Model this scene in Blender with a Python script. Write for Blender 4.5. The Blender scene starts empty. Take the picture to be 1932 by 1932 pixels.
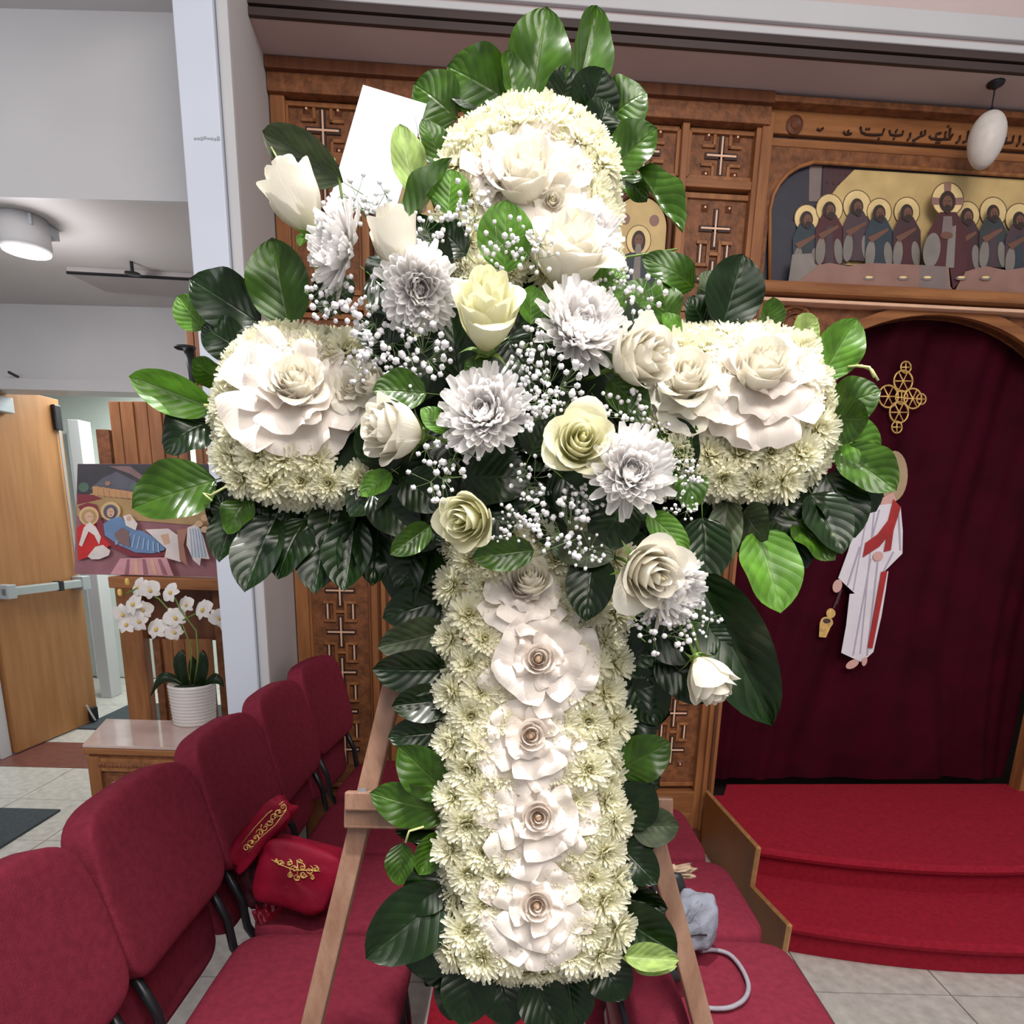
import bpy, math, random
from mathutils import Vector, Matrix, noise
from math import sin, cos, pi, radians, sqrt, atan2
V = Vector
S = bpy.context.scene
col = S.collection
# ------------------------------------------------------------ camera
FPX, CX, CY = 1246.0, 966.0, 1288.0
PIT = atan2(298, 1246); ROLL = 0.025
CAM = V((0, 0, 1.5))
FW = V((0, cos(PIT), -sin(PIT))); U0 = V((0, sin(PIT), cos(PIT))); R0 = V((1, 0, 0))
RT = R0*cos(ROLL)+U0*sin(ROLL); UP = U0*cos(ROLL)-R0*sin(ROLL)
cd = bpy.data.cameras.new('camera'); cam = bpy.data.objects.new('camera', cd); col.objects.link(cam)
cd.sensor_width = 36; cd.lens = 36*FPX/1932; cd.shift_y = (CY-966)/1932; cd.clip_start = .02
M = Matrix.Identity(4)
for i in range(3):
    M[i][0] = RT[i]; M[i][1] = UP[i]; M[i][2] = -FW[i]; M[i][3] = CAM[i]
cam.matrix_world = M
S.camera = cam
# ------------------------------------------------------------ colour, world, lights
S.view_settings.view_transform = 'Standard'; S.view_settings.look = 'None'
S.view_settings.gamma = 1; S.view_settings.use_curve_mapping = False
S.view_settings.exposure = 0.0
w = bpy.data.worlds.new('world'); S.world = w; w.use_nodes = True
w.node_tree.nodes['Background'].inputs[0].default_value = (.95, .95, 1.0, 1)
w.node_tree.nodes['Background'].inputs[1].default_value = 0.40
def light(name, kind, loc, target, energy, color=(1, 1, 1), size=.3, **k):
    d = bpy.data.lights.new(name, kind); d.energy = energy; d.color = color
    if kind == 'AREA': d.size = size
    elif kind == 'SPOT':
        d.shadow_soft_size = size; d.spot_size = k.get('cone', 1.0); d.spot_blend = k.get('blend', .5)
    else: d.shadow_soft_size = size
    o = bpy.data.objects.new(name, d); col.objects.link(o); o.location = loc
    o.rotation_euler = (V(target)-V(loc)).to_track_quat('-Z', 'Y').to_euler()
    return o
light('flower_spot', 'SPOT', (-.15, .30, 4.2), (0, .76, 1.45), 500, (1, .985, .95), .06, cone=radians(34), blend=.7)
light('hall_fill', 'AREA', (.9, -.6, 3.5), (.6, 2.4, .6), 84, (1, .93, .86), 1.6)  # unseen area light, added to lift the lower screen, chairs and steps
light('front_fill', 'AREA', (.1, -.7, 2.3), (0, .8, 1.2), 5.5, (1, .96, .93), .9)
light('step_spot', 'SPOT', (2.2, .9, 4.2), (1.6, 2.5, .3), 110, (1, .93, .88), .15, cone=radians(50), blend=.8)
light('back_room_fill', 'AREA', (-2.6, 5.2, 2.56), (-2.6, 5.3, 0), 55, (.93, 1, .95), 1.0)  # unseen light added to brighten the back room wall
light('aisle_fill', 'AREA', (-2.6, .4, 2.6), (-2.6, 3.6, 2.2), 22, (.97, .97, 1), 1.0)  # unseen light added to brighten the left bulkhead and soffit
# ------------------------------------------------------------ pixel rays
def ray(px, py): return FW+RT*((px-CX)/FPX)+UP*((CY-py)/FPX)
def D(px, py, d): return CAM+ray(px, py)*d
KD = .86      # viewing distance of the flower cross and its easel
def FD(px, py, d): return CAM+ray(px, py)*(d*KD)
def onZ(px, py, z):
    r = ray(px, py); return CAM+r*((z-CAM.z)/r.z)
def onY(px, py, y):
    r = ray(px, py); return CAM+r*(y/r.y)
def onX(px, py, x):
    r = ray(px, py); return CAM+r*(x/r.x)
def cdir(dx, dy, dz): return (RT*dx+UP*dy-FW*dz).normalized()
# screen wall frame
WA, WS = 3.02, .07
_n = sqrt(1+WS*WS)
EX = V((1, WS, 0))/_n; EY = V((-WS, 1, 0))/_n; EZ = V((0, 0, 1)); WO = V((0, WA, 0))
WM_ = Matrix(((EX.x, EY.x, 0, 0), (EX.y, EY.y, 0, WA), (0, 0, 1, 0), (0, 0, 0, 1)))
def W(px, py, off=0.0):
    r = ray(px, py); t = (off-(CAM-WO).dot(EY))/r.dot(EY); p = CAM+r*t-WO
    return p.dot(EX), p.z
# ------------------------------------------------------------ objects
WMX = {}
def tag(o, label=None, cat=None, group=None, kind=None):
    if label: o['label'] = label
    if cat: o['category'] = cat
    if group: o['group'] = group
    if kind: o['kind'] = kind
    return o
def place(o, parent=None, mw=None):
    mw = mw or Matrix.Identity(4)
    col.objects.link(o)
    if parent is not None:
        o.parent = parent; o.matrix_parent_inverse = WMX[parent.name].inverted()
    o.matrix_basis = mw; WMX[o.name] = mw.copy()
    return o
def thing(name, loc, label, cat, group=None, mw=None):
    o = bpy.data.objects.new(name, None); o.empty_display_size = .05
    place(o, None, mw or Matrix.Translation(V(loc)))
    return tag(o, label, cat, group)
def inst(name, mesh, parent, mw):
    return place(bpy.data.objects.new(name, mesh), parent, mw)
def copy_tree(o, delta):
    def rec(a, par):
        c = a.copy(); col.objects.link(c); mw = delta @ WMX[a.name]
        if par is not None:
            c.parent = par; c.matrix_parent_inverse = WMX[par.name].inverted()
        c.matrix_basis = mw; WMX[c.name] = mw
        for ch in a.children: rec(ch, c)
        return c
    kids = {}
    return rec(o, None)
class MB:
    def __init__(s): s.v = []; s.f = []; s.m = []; s.u = []
    def add(s, vs, fs, mi=0, uv=None):
        o = len(s.v); s.v += [tuple(v) for v in vs]
        s.u += list(uv) if uv else [(0, 0)]*len(vs)
        for f in fs: s.f.append([i+o for i in f]); s.m.append(mi)
        return s
    def box(s, x0, x1, y0, y1, z0, z1, mi=0, mat=None):
        vs = [V((x, y, z)) for z in (z0, z1) for y in (y0, y1) for x in (x0, x1)]
        if mat is not None: vs = [mat @ v for v in vs]
        return s.add(vs, [(0, 2, 3, 1), (4, 5, 7, 6), (0, 1, 5, 4), (2, 6, 7, 3), (0, 4, 6, 2), (1, 3, 7, 5)], mi)
    def prism(s, pts, ext, mi=0):
        n = len(pts); pts = [V(p) for p in pts]; e = V(ext)
        c = V((0, 0, 0))
        nn = V((0, 0, 0))
        for i in range(n): nn += (pts[i]-pts[0]).cross(pts[(i+1) % n]-pts[0])
        if nn.dot(e) > 0: pts = pts[::-1]
        vs = pts+[p+e for p in pts]
        fs = [tuple(range(n)), tuple(range(2*n-1, n-1, -1))]+[(i, i+n, (i+1) % n+n, (i+1) % n) for i in range(n)]
        return s.add(vs, fs, mi)
    def tube(s, pts, r, k=8, mi=0, cap=True):
        pts = [V(p) for p in pts]; n = len(pts)
        rs = r if isinstance(r, (list, tuple)) else [r]*n
        vs = []; prev = None
        for i, p in enumerate(pts):
            t = (pts[min(i+1, n-1)]-pts[max(i-1, 0)])
            t = t.normalized() if t.length > 1e-9 else V((0, 0, 1))
            a = prev if prev is not None else (V((0, 0, 1)) if abs(t.z) < .9 else V((1, 0, 0)))
            b = t.cross(a).normalized(); a = b.cross(t).normalized(); prev = a
            for j in range(k):
                q = 2*pi*j/k; vs.append(p+(a*cos(q)+b*sin(q))*rs[i])
        fs = [(i*k+j, i*k+(j+1) % k, (i+1)*k+(j+1) % k, (i+1)*k+j) for i in range(n-1) for j in range(k)]
        if cap: fs += [tuple(range(k-1, -1, -1)), tuple(range((n-1)*k, n*k))]
        return s.add(vs, fs, mi)
    def lathe(s, prof, k=24, mat=None, mi=0):
        vs = [V((r*cos(2*pi*j/k), r*sin(2*pi*j/k), z)) for r, z in prof for j in range(k)]
        if mat is not None: vs = [mat @ v for v in vs]
        n = len(prof)
        fs = [(i*k+j, i*k+(j+1) % k, (i+1)*k+(j+1) % k, (i+1)*k+j) for i in range(n-1) for j in range(k)]
        fs += [tuple(range(k-1, -1, -1)), tuple(range((n-1)*k, n*k))]
        return s.add(vs, fs, mi)
    def sup(s, a, b, c, e1=.4, e2=.4, n=28, m=14, mat=None, fn=None, mi=0):
        vs = []
        def p(x, e): return math.copysign(abs(x)**e, x)
        for i in range(m+1):
            ph = -pi/2+pi*i/m
            for j in range(n):
                th = 2*pi*j/n
                q = V((a*p(cos(ph), e1)*p(cos(th), e2), b*p(cos(ph), e1)*p(sin(th), e2), c*p(sin(ph), e1)))
                if fn: q = fn(q)
                if mat is not None: q = mat @ q
                vs.append(q)
        fs = [(i*n+j, i*n+(j+1) % n, (i+1)*n+(j+1) % n, (i+1)*n+j) for i in range(m) for j in range(n)]
        return s.add(vs, fs, mi)
    def grid(s, fn, nu, nv, mi=0, uvf=None):
        vs = []; uv = []
        for j in range(nv+1):
            for i in range(nu+1):
                a, b = i/nu, j/nv; vs.append(fn(a, b)); uv.append(uvf(a, b) if uvf else (a, b))
        fs = [(j*(nu+1)+i, j*(nu+1)+i+1, (j+1)*(nu+1)+i+1, (j+1)*(nu+1)+i) for j in range(nv) for i in range(nu)]
        return s.add(vs, fs, mi, uv)
    def mesh(s, name, mats, smooth=False):
        me = bpy.data.meshes.new(name); me.from_pydata(s.v, [], s.f)
        for m in (mats if isinstance(mats, (list, tuple)) else [mats]): me.materials.append(m)
        me.polygons.foreach_set('material_index', s.m)
        me.polygons.foreach_set('use_smooth', [smooth]*len(s.f))
        uvl = me.uv_layers.new(name='UVMap')
        li = [0]*len(me.loops); me.loops.foreach_get('vertex_index', li)
        fl = []
        for i in li: fl += s.u[i]
        uvl.data.foreach_set('uv', fl)
        me.update(); return me
    def obj(s, name, mats, parent=None, smooth=False, bevel=0, mw=None):
        o = bpy.data.objects.new(name, s.mesh(name, mats, smooth)); place(o, parent, mw)
        if bevel:
            b = o.modifiers.new('bevel', 'BEVEL'); b.width = bevel; b.segments = 2; b.limit_method = 'ANGLE'
        return o
def icosphere(r=1):
    t = (1+5**.5)/2
    v = [V(p).normalized() for p in [(-1, t, 0), (1, t, 0), (-1, -t, 0), (1, -t, 0), (0, -1, t), (0, 1, t), (0, -1, -t), (0, 1, -t), (t, 0, -1), (t, 0, 1), (-t, 0, -1), (-t, 0, 1)]]
    f = [(0, 11, 5), (0, 5, 1), (0, 1, 7), (0, 7, 10), (0, 10, 11), (1, 5, 9), (5, 11, 4), (11, 10, 2), (10, 7, 6), (7, 1, 8), (3, 9, 4), (3, 4, 2), (3, 2, 6), (3, 6, 8), (3, 8, 9), (4, 9, 5), (2, 4, 11), (6, 2, 10), (8, 6, 7), (9, 8, 1)]
    nf = []; mid = {}
    def m(a, b):
        k = (min(a, b), max(a, b))
        if k not in mid: v.append(((v[a]+v[b])/2).normalized()); mid[k] = len(v)-1
        return mid[k]
    for a, b, c in f:
        x, y, z = m(a, b), m(b, c), m(c, a); nf += [(a, x, z), (b, y, x), (c, z, y), (x, y, z)]
    return v, nf
ICO = icosphere()
# ------------------------------------------------------------ materials
def mat(name, c, rough=.6, var=.12, scale=8, bump=.0, bscale=60, metal=0, stretch=None, coat=0, sheen=0, emit=None, trans=0, spec=.5, c2=None):
    m = bpy.data.materials.new(name); m.use_nodes = True
    nt = m.node_tree; N = nt.nodes; L = nt.links; b = N['Principled BSDF']
    b.inputs['Roughness'].default_value = rough; b.inputs['Metallic'].default_value = metal
    b.inputs['Specular IOR Level'].default_value = spec
    b.inputs['Coat Weight'].default_value = coat; b.inputs['Coat Roughness'].default_value = .15
    b.inputs['Sheen Weight'].default_value = sheen; b.inputs['Sheen Roughness'].default_value = .4
    tc = N.new('ShaderNodeTexCoord'); mp = N.new('ShaderNodeMapping'); L.new(tc.outputs['Object'], mp.inputs[0])
    if stretch: mp.inputs['Scale'].default_value = stretch
    nz = N.new('ShaderNodeTexNoise'); nz.inputs['Scale'].default_value = scale; nz.inputs['Detail'].default_value = 5
    L.new(mp.outputs[0], nz.inputs[0])
    cr = N.new('ShaderNodeValToRGB'); L.new(nz.outputs[0], cr.inputs[0])
    lo = [x*(1-var) for x in c]; hi = [min(1, x*(1+var)) for x in c]
    if c2: lo = c2; hi = c
    cr.color_ramp.elements[0].position = .32; cr.color_ramp.elements[1].position = .68
    cr.color_ramp.elements[0].color = (*lo, 1); cr.color_ramp.elements[1].color = (*hi, 1)
    L.new(cr.outputs[0], b.inputs['Base Color'])
    if bump:
        n2 = N.new('ShaderNodeTexNoise'); n2.inputs['Scale'].default_value = bscale; n2.inputs['Detail'].default_value = 3
        L.new(mp.outputs[0], n2.inputs[0]); bp = N.new('ShaderNodeBump'); bp.inputs['Strength'].default_value = bump
        bp.inputs['Distance'].default_value = .004
        L.new(n2.outputs[0], bp.inputs['Height']); L.new(bp.outputs[0], b.inputs['Normal'])
    if emit:
        b.inputs['Emission Color'].default_value = (*emit[:3], 1); b.inputs['Emission Strength'].default_value = emit[3]
    if trans:
        tr = N.new('ShaderNodeBsdfTranslucent'); L.new(cr.outputs[0], tr.inputs[0])
        mx = N.new('ShaderNodeMixShader'); mx.inputs[0].default_value = trans
        L.new(b.outputs[0], mx.inputs[1]); L.new(tr.outputs[0], mx.inputs[2])
        L.new(mx.outputs[0], N['Material Output'].inputs[0])
    return m
def petal_mat(name, base, tip, trans=.25, rough=.5, mid=.45, streak=.0):
    m = bpy.data.materials.new(name); m.use_nodes = True
    nt = m.node_tree; N = nt.nodes; L = nt.links; b = N['Principled BSDF']
    b.inputs['Roughness'].default_value = rough; b.inputs['Specular IOR Level'].default_value = .3
    uv = N.new('ShaderNodeUVMap'); uv.uv_map = 'UVMap'; sx = N.new('ShaderNodeSeparateXYZ'); L.new(uv.outputs[0], sx.inputs[0])
    cr = N.new('ShaderNodeValToRGB'); L.new(sx.outputs[1], cr.inputs[0])
    cr.color_ramp.elements[0].color = (*base, 1); cr.color_ramp.elements[1].color = (*tip, 1)
    cr.color_ramp.elements[1].position = mid
    wv = N.new('ShaderNodeTexNoise'); wv.inputs['Scale'].default_value = 6; mpp = N.new('ShaderNodeMapping')
    mpp.inputs['Scale'].default_value = (6, .6, 1); L.new(uv.outputs[0], mpp.inputs[0]); L.new(mpp.outputs[0], wv.inputs[0])
    bp = N.new('ShaderNodeBump'); bp.inputs['Strength'].default_value = .25; bp.inputs['Distance'].default_value = .002
    L.new(wv.outputs[0], bp.inputs['Height']); L.new(bp.outputs[0], b.inputs['Normal'])
    L.new(cr.outputs[0], b.inputs['Base Color'])
    tr = N.new('ShaderNodeBsdfTranslucent'); L.new(cr.outputs[0], tr.inputs[0])
    mx = N.new('ShaderNodeMixShader'); mx.inputs[0].default_value = trans
    L.new(b.outputs[0], mx.inputs[1]); L.new(tr.outputs[0], mx.inputs[2]); L.new(mx.outputs[0], N['Material Output'].inputs[0])
    return m
def leaf_mat(name, c, vein, rough=.28, trans=.12):
    m = bpy.data.materials.new(name); m.use_nodes = True
    nt = m.node_tree; N = nt.nodes; L = nt.links; b = N['Principled BSDF']
    b.inputs['Roughness'].default_value = rough; b.inputs['Specular IOR Level'].default_value = .42
    uv = N.new('ShaderNodeUVMap'); uv.uv_map = 'UVMap'; sx = N.new('ShaderNodeSeparateXYZ'); L.new(uv.outputs[0], sx.inputs[0])
    def mth(op, a, bb=None, cc=None):
        q = N.new('ShaderNodeMath'); q.operation = op
        for i, x in enumerate((a, bb, cc)):
            if x is None: continue
            if isinstance(x, (int, float)): q.inputs[i].default_value = x
            else: L.new(x, q.inputs[i])
        return q.outputs[0]
    ax = mth('ABSOLUTE', mth('SUBTRACT', sx.outputs[0], .5))
    arg = mth('SUBTRACT', mth('MULTIPLY', sx.outputs[1], 7.0), mth('MULTIPLY', ax, 5.0))
    fr = mth('ABSOLUTE', mth('SUBTRACT', mth('FRACT', arg), .5))     # 0 on a side vein
    side = mth('SUBTRACT', 1, mth('MULTIPLY', fr, 9.0)); side = mth('MAXIMUM', side, 0.0)
    midr = mth('MAXIMUM', mth('SUBTRACT', 1, mth('MULTIPLY', ax, 34.0)), 0.0)
    vn = mth('MAXIMUM', mth('MULTIPLY', side, .22), midr)
    nz = N.new('ShaderNodeTexNoise'); nz.inputs['Scale'].default_value = 3; L.new(uv.outputs[0], nz.inputs[0])
    cr = N.new('ShaderNodeValToRGB'); L.new(nz.outputs[0], cr.inputs[0])
    cr.color_ramp.elements[0].color = (*[x*.7 for x in c], 1); cr.color_ramp.elements[1].color = (*[x*1.25 for x in c], 1)
    cr.color_ramp.elements[0].position = .35; cr.color_ramp.elements[1].position = .65
    mx = N.new('ShaderNodeMixRGB'); L.new(mth('MULTIPLY', vn, .6), mx.inputs[0]); L.new(cr.outputs[0], mx.inputs[1]); mx.inputs[2].default_value = (*vein, 1)
    L.new(mx.outputs[0], b.inputs['Base Color'])
    bp = N.new('ShaderNodeBump'); bp.inputs['Strength'].default_value = .4; bp.inputs['Distance'].default_value = .0014; bp.invert = True
    L.new(mth('ADD', vn, mth('MULTIPLY', mth('COSINE', mth('MULTIPLY', arg, 6.2832)), -.28)), bp.inputs['Height']); L.new(bp.outputs[0], b.inputs['Normal'])
    tr = N.new('ShaderNodeBsdfTranslucent'); L.new(mx.outputs[0], tr.inputs[0])
    ms = N.new('ShaderNodeMixShader'); ms.inputs[0].default_value = trans
    L.new(b.outputs[0], ms.inputs[1]); L.new(tr.outputs[0], ms.inputs[2]); L.new(ms.outputs[0], N['Material Output'].inputs[0])
    return m
WHITE = mat('white_paint', (.53, .525, .54), .6, .03, 3)
WARMW = mat('cream_paint', (.55, .53, .53), .7, .03, 2)
PILW = mat('pier_paint', (.62, .66, .76), .5, .03, 3)
PINKW = mat('soffit_paint', (.54, .43, .42), .75, .04, 3)
WOOD = mat('oak_wood', (.36, .15, .055), .42, .3, 5, .15, 40, stretch=(6, 6, .7), c2=(.22, .082, .03), spec=.3)
WOODH = mat('oak_wood_horizontal', (.36, .15, .055), .42, .3, 5, .15, 40, stretch=(.7, 6, 6), c2=(.22, .082, .03), spec=.3)
WOODD = mat('walnut_wood', (.13, .045, .02), .45, .25, 6, stretch=(5, 5, .8), spec=.3)
WOODR = mat('carved_wood', (.20, .075, .03), .5, .35, 30, .6, 70, spec=.3)
CHAN = mat('dark_channel', (.035, .010, .005), .6, .2, 10)
INLAY = mat('light_inlay', (.80, .50, .34), .4, .08, 20)
DOORW = mat('door_veneer', (.40, .19, .075), .45, .2, 4, .05, 60, stretch=(5, 5, .5), c2=(.32, .14, .05), spec=.3)
EASEL = mat('pine_wood', (.29, .165, .11), .5, .25, 10, .2, 60, stretch=(6, 6, .8), c2=(.20, .10, .062))
UPH = mat('maroon_upholstery', (.20, .022, .042), .95, .12, 60, .5, 500, spec=.12)
CURT = mat('velvet_curtain', (.040, .0006, .007), .8, .25, 5, .2, 300, spec=.10)
CARP = mat('red_carpet', (.31, .014, .030), .95, .12, 60, .6, 400, spec=.10)
METD = mat('dark_metal', (.03, .03, .035), .35, .1, 5, metal=.6)
CHROME = mat('brushed_metal', (.55, .57, .60), .3, .05, 5, metal=.9)
GREYM = mat('grey_casting', (.42, .45, .48), .45, .05, 5, metal=.3)
GOLD = mat('gold_thread', (.75, .48, .16), .4, .25, 60, .4, 300, metal=.45)
LGOLD = mat('gold_leaf', (.60, .43, .19), .5, .12, 12, spec=.3)
TILE = mat('terrazzo_tile', (.60, .58, .54), .3, .3, 24, 0, c2=(.44, .42, .39))
GROUT = mat('grout', (.25, .24, .22), .8, .1, 20)
REDT = mat('red_stone', (.16, .055, .045), .35, .2, 20)
MATG = mat('grey_mat', (.045, .055, .065), .95, .2, 60, .5, 300)
MARB = mat('pink_marble', (.62, .48, .44), .08, .15, 5, c2=(.50, .36, .33))
FOAM = mat('floral_foam', (.008, .02, .006), .95, .2, 20)
PAPER = mat('white_card', (.56, .58, .66), .6, .02, 5)
BLACKP = mat('black_plastic', (.012, .012, .014), .5, .1, 9)
BOARD = mat('wood_edge', (.45, .24, .10), .45, .2, 6, stretch=(.8, 6, 6))
SIDEB = mat('varnished_plywood', (.24, .085, .018), .5, .2, 5, .05, 50, stretch=(5, .8, .8))
# ------------------------------------------------------------ the room
G3 = 'structure'
def struct(name, mb, m, bevel=0, smooth=False, parent=None):
    o = mb.obj(name, m, parent, smooth, bevel)
    if parent is None: o['kind'] = G3
    return o
fl = struct('floor', MB().box(-5, 3.2, -.6, 6.3, -.08, -.006), GROUT)
T = .46; g = .0025
tm = MB().box(g-T/2, T/2-g, g-T/2, T/2-g, -.006, 0).mesh('floor_tile', [TILE])
for i in range(-11, 4):
    for j in range(-5, 10):
        x = 1.04+T*(i+.5); y = 1.92+T*(j+.5)
        if -4.6 < x < 3 and -.3 < y < 6.2:
            if 3.76 < y < 4.22: continue
            inst('floor_tile', tm, fl, Matrix.Translation((x, y, 0)))
y0 = 1.92+T*4
MB().box(-4.4, -.95, y0+.004, y0+T-.004, -.006, .0).obj('red_border', REDT, fl)
o = MB().box(-3.6, -2.32, 1.6, 3.16, .001, .012).obj('floor_mat', MATG, None, bevel=.003); tag(o, 'dark grey floor mat lying on the tiles beside the nearest maroon chairs', 'mat')
o = MB().box(-3.1, -2.2, 4.5, 5.2, .001, .01).obj('door_mat', MATG, None, bevel=.003); tag(o, 'small grey mat on the floor beyond the open wooden door', 'mat')
o = MB().box(-.235, .10, .25, 2.55, .001, .012).obj('carpet_runner', CARP, None, bevel=.003); tag(o, 'bright red carpet runner on the floor between the two rows of chairs', 'carpet')
# left: bulkhead, soffit, beam wall, back room
ZS = onY(180, 577, 4.15).z; YB = onZ(180, 376, ZS).y; ZC = onY(180, 20, YB).z; ZD = onY(180, 738, 4.12).z
struct('wall_left_bulkhead', MB().box(-5, -1.06, YB, YB+.02, ZS, ZC+.02), WHITE)
struct('ceiling_soffit', MB().box(-5, -1.0, YB+.02, 4.2, ZS+.0, ZS+.08), WARMW)
struct('ceiling_left', MB().box(-5, -1.2, .9, YB, ZC, ZC+.08), WARMW)
struct('wall_beam', MB().box(-5, -.7, 4.15, 4.30, ZD, ZS).box(-5, -.7, 4.12, 4.15, ZD, ZD+.06), WHITE)
struct('ceiling_back', MB().box(-5, 0, 4.3, 6.2, 2.64, 2.70), WHITE)
bw = mat('pale_green_paint', (.62, .68, .63), .6, .03, 3)
struct('wall_back', MB().box(-5, 0.2, 6.1, 6.2, 0, 2.7), bw)
struct('wall_left', MB().box(-5.1, -5, .5, 6.2, 0, 3.4), WHITE)
struct('wall_behind_screen', MB().box(-1.02, -.96, 3.0, 6.1, 0, 2.72), WHITE)
# door jamb of the back opening, far door frame
f2 = struct('trim_1', MB().box(-3.90, -3.75, 6.02, 6.1, 0, 2.2), WHITE, .005)
struct('trim_2', MB().box(-3.45, -3.36, 5.35, 5.5, 0, 2.2), WHITE, .005)
# pier
pr = onY(502, 1150, 2.42).x; pl = onY(421, 1100, 2.42).x
sl = onY(563, 1150, WA-.065).x
pier = MB().prism([(pl, 2.42, 0), (pr, 2.42, 0), (sl-.005, WA-.07, 0), (sl-.005, WA+.15, 0), (pl-.02, WA+.15, 0)], (0, 0, 3.9))
struct('wall_pier', pier, [WARMW])
struct('trim_3', MB().box(pl-.005, pr-.035, 2.385, 2.42, 0, 3.9), PILW, .004)
struct('trim_4', MB().box(pr-.032, pr+.004, 2.40, 2.42, 0, 3.9), WHITE, .003)
cut = MB()
p0 = onY(368, 263, 2.384); p1 = onY(412, 267, 2.384)
# small scratch mark on the pier
mk_ = MB(); rr = random.Random(4)
for i in range(8):
    x = p0.x+(p1.x-p0.x)*i/7; mk_.box(x-.003, x+.004, 2.3825, 2.385, p0.z-.002+rr.random()*.004, p0.z+.004+rr.random()*.006)
o = mk_.obj('scuff_mark', GREYM, bpy.data.objects['trim_3'])
# beam above the screen
def wb(mb, u0, u1, y0, y1, z0, z1, mi=0): return mb.box(u0, u1, y0, y1, z0, z1, mi, WM_)
UL = W(563, 1150)[0]; UR = 3.2
ZT = W(546, 116, -.06)[1]
BO = -.05
while W(847, 62, BO)[1] < 0 or W(847, 62, BO)[1] > ZT: BO -= .004
struct('ceiling_screen_soffit', wb(MB(), UL-.02, UR, BO, .2, ZT+.0, ZT+.08), PINKW)
DBR = mat('dark_brown_paint', (.045, .026, .023), .6, .1, 5)
ZR = W(1140, 50, BO)[1]; hh = ZR-ZT
struct('trim_5', wb(wb(wb(MB(), UL-.01, UR, BO-.018, BO, ZT-.002, ZT+.42*hh), UL-.01, UR, BO-.002, BO, ZT+.42*hh, ZT+.56*hh), UL-.01, UR, BO-.022, BO, ZT+.56*hh, ZR), DBR, .002)
Z6 = W(1140, 36, BO)[1]; Z7 = W(1600, 50, BO-.03)[1]
struct('trim_6', wb(MB(), UL-.01, UR, BO-.028, BO-.0, ZR, Z6), WHITE, .003)
struct('wall_fascia', wb(MB(), UL-.01, UR+2, BO-.01, BO+.1, Z6, ZT+.9), PINKW)
struct('trim_7', wb(MB(), UL-.01, UR, BO-.03, BO-.01, Z7, Z7+.068), WHITE, .004)
struct('wall_right', wb(MB(), UR, UR+2, BO, BO+.08, 0, ZT+.9), WARMW)
struct('wall_behind_curtain', wb(MB(), UL, UR, .25, .3, 0, ZT), DBR)
# ------------------------------------------------------------ iconostasis
ico = thing('iconostasis', (0, 0, 0), 'tall carved wooden church screen with inlaid crosses and painted icons behind the flowers', 'screen', mw=WM_.copy())
def IP(name, mb, m, bevel=.003, parent=None, smooth=False, label=None):
    o = mb.obj(name, m, parent or ico, smooth, bevel, mw=WM_.copy())
    if label: o['label'] = label
    return o
def bx(u0, u1, z0, z1, y0=-.02, y1=.0, mb=None, mi=0): return (mb or MB()).box(u0, u1, y0, y1, z0, z1, mi)
u5r = W(1437, 230)[0]          # right stile of the cross columns
NC = 6
us = [UL+.035+(u5r-UL-.035)*i/NC for i in range(NC+1)]
zA0 = W(1370, 350)[1]; zA1 = W(1370, 205)[1]          # upper square row
zB0 = W(1350, 598)[1]                                   # second row bottom
zt_b = W(1270, 1480)[1]                                 # base of the lower panels
IP('back_board', bx(UL, u5r+.02, 0.02, ZT, .0, .03), WOODD, 0)
for i, u in enumerate(us):
    wd = .018 if 0 < i < NC else .034
    IP('stile', bx(u-wd, u+wd*.6, 0.0, ZT-.1, -.05, 0), WOOD)
IP('top_rail', bx(UL, u5r+.01, ZT-.10, ZT-.004, -.07, 0), WOODR)  # darker wood stands in for the soffit's shadow on the top band
IP('cornice', bx(UL, u5r+.01, ZT-.04, ZT-.002, -.095, -.07), WOODD)
IP('rail', bx(us[0], us[-1], zA0-.03, zA0, -.044, 0), WOODH)
IP('rail', bx(us[0], us[-1], zB0-.05, zB0, -.046, 0), WOODH)
IP('rail', bx(us[0], us[-1], 0.0, zt_b-.02, -.048, 0), WOODH)
# shared pieces of the panels
def cross_mb(h, wv, wh, d=.0):
    m = MB(); t = .0034
    # channel
    m.box(-.011, .011, -.006, 0, -h, h, 1).box(-wh-.004, wh+.004, -.006, 0, -.011, .011, 1)
    m.box(-t, t, -.010, -.006, -h+.006, h-.006, 0).box(-wh+.002, wh-.002, -.0105, -.006, -t, t, 0)
    return m
def dash_mb(h):
    return MB().box(-.010, .010, -.006, 0, -h-.006, h+.006, 1).box(-.0033, .0033, -.010, -.006, -h, h, 0)
CRM = cross_mb(.072, 0, .062).mesh('inlay_cross', [INLAY, CHAN])
DSM = dash_mb(.034).mesh('inlay_strip', [INLAY, CHAN])
_p = MB()
_p.add([(-.014, 0, -.014), (.014, 0, -.014), (.014, 0, .014), (-.014, 0, .014), (0, -.012, 0)], [(0, 1, 4), (1, 2, 4), (2, 3, 4), (3, 0, 4)], 1)
_p.box(-.0035, .0035, -.0135, -.008, -.0035, .0035, 0)
PYM = _p.mesh('stud', [INLAY, WOODD])
def hmold(wd, hh):       # H shaped raised fillets between two crosses
    m = MB(); t = .006
    for s in (-1, 1):
        m.box(s*.024-t, s*.024+t, -.012, 0, -hh, hh)
        m.box(min(s*.024, s*wd), max(s*.024, s*wd), -.012, 0, hh-2*t, hh)
        m.box(min(s*.024, s*wd), max(s*.024, s*wd), -.012, 0, -hh, -hh+2*t)
    m.box(-.024, .024, -.012, 0, -t, t)
    return m
HMM = hmold(.073, .047).mesh('fillet', [WOOD])
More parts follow.
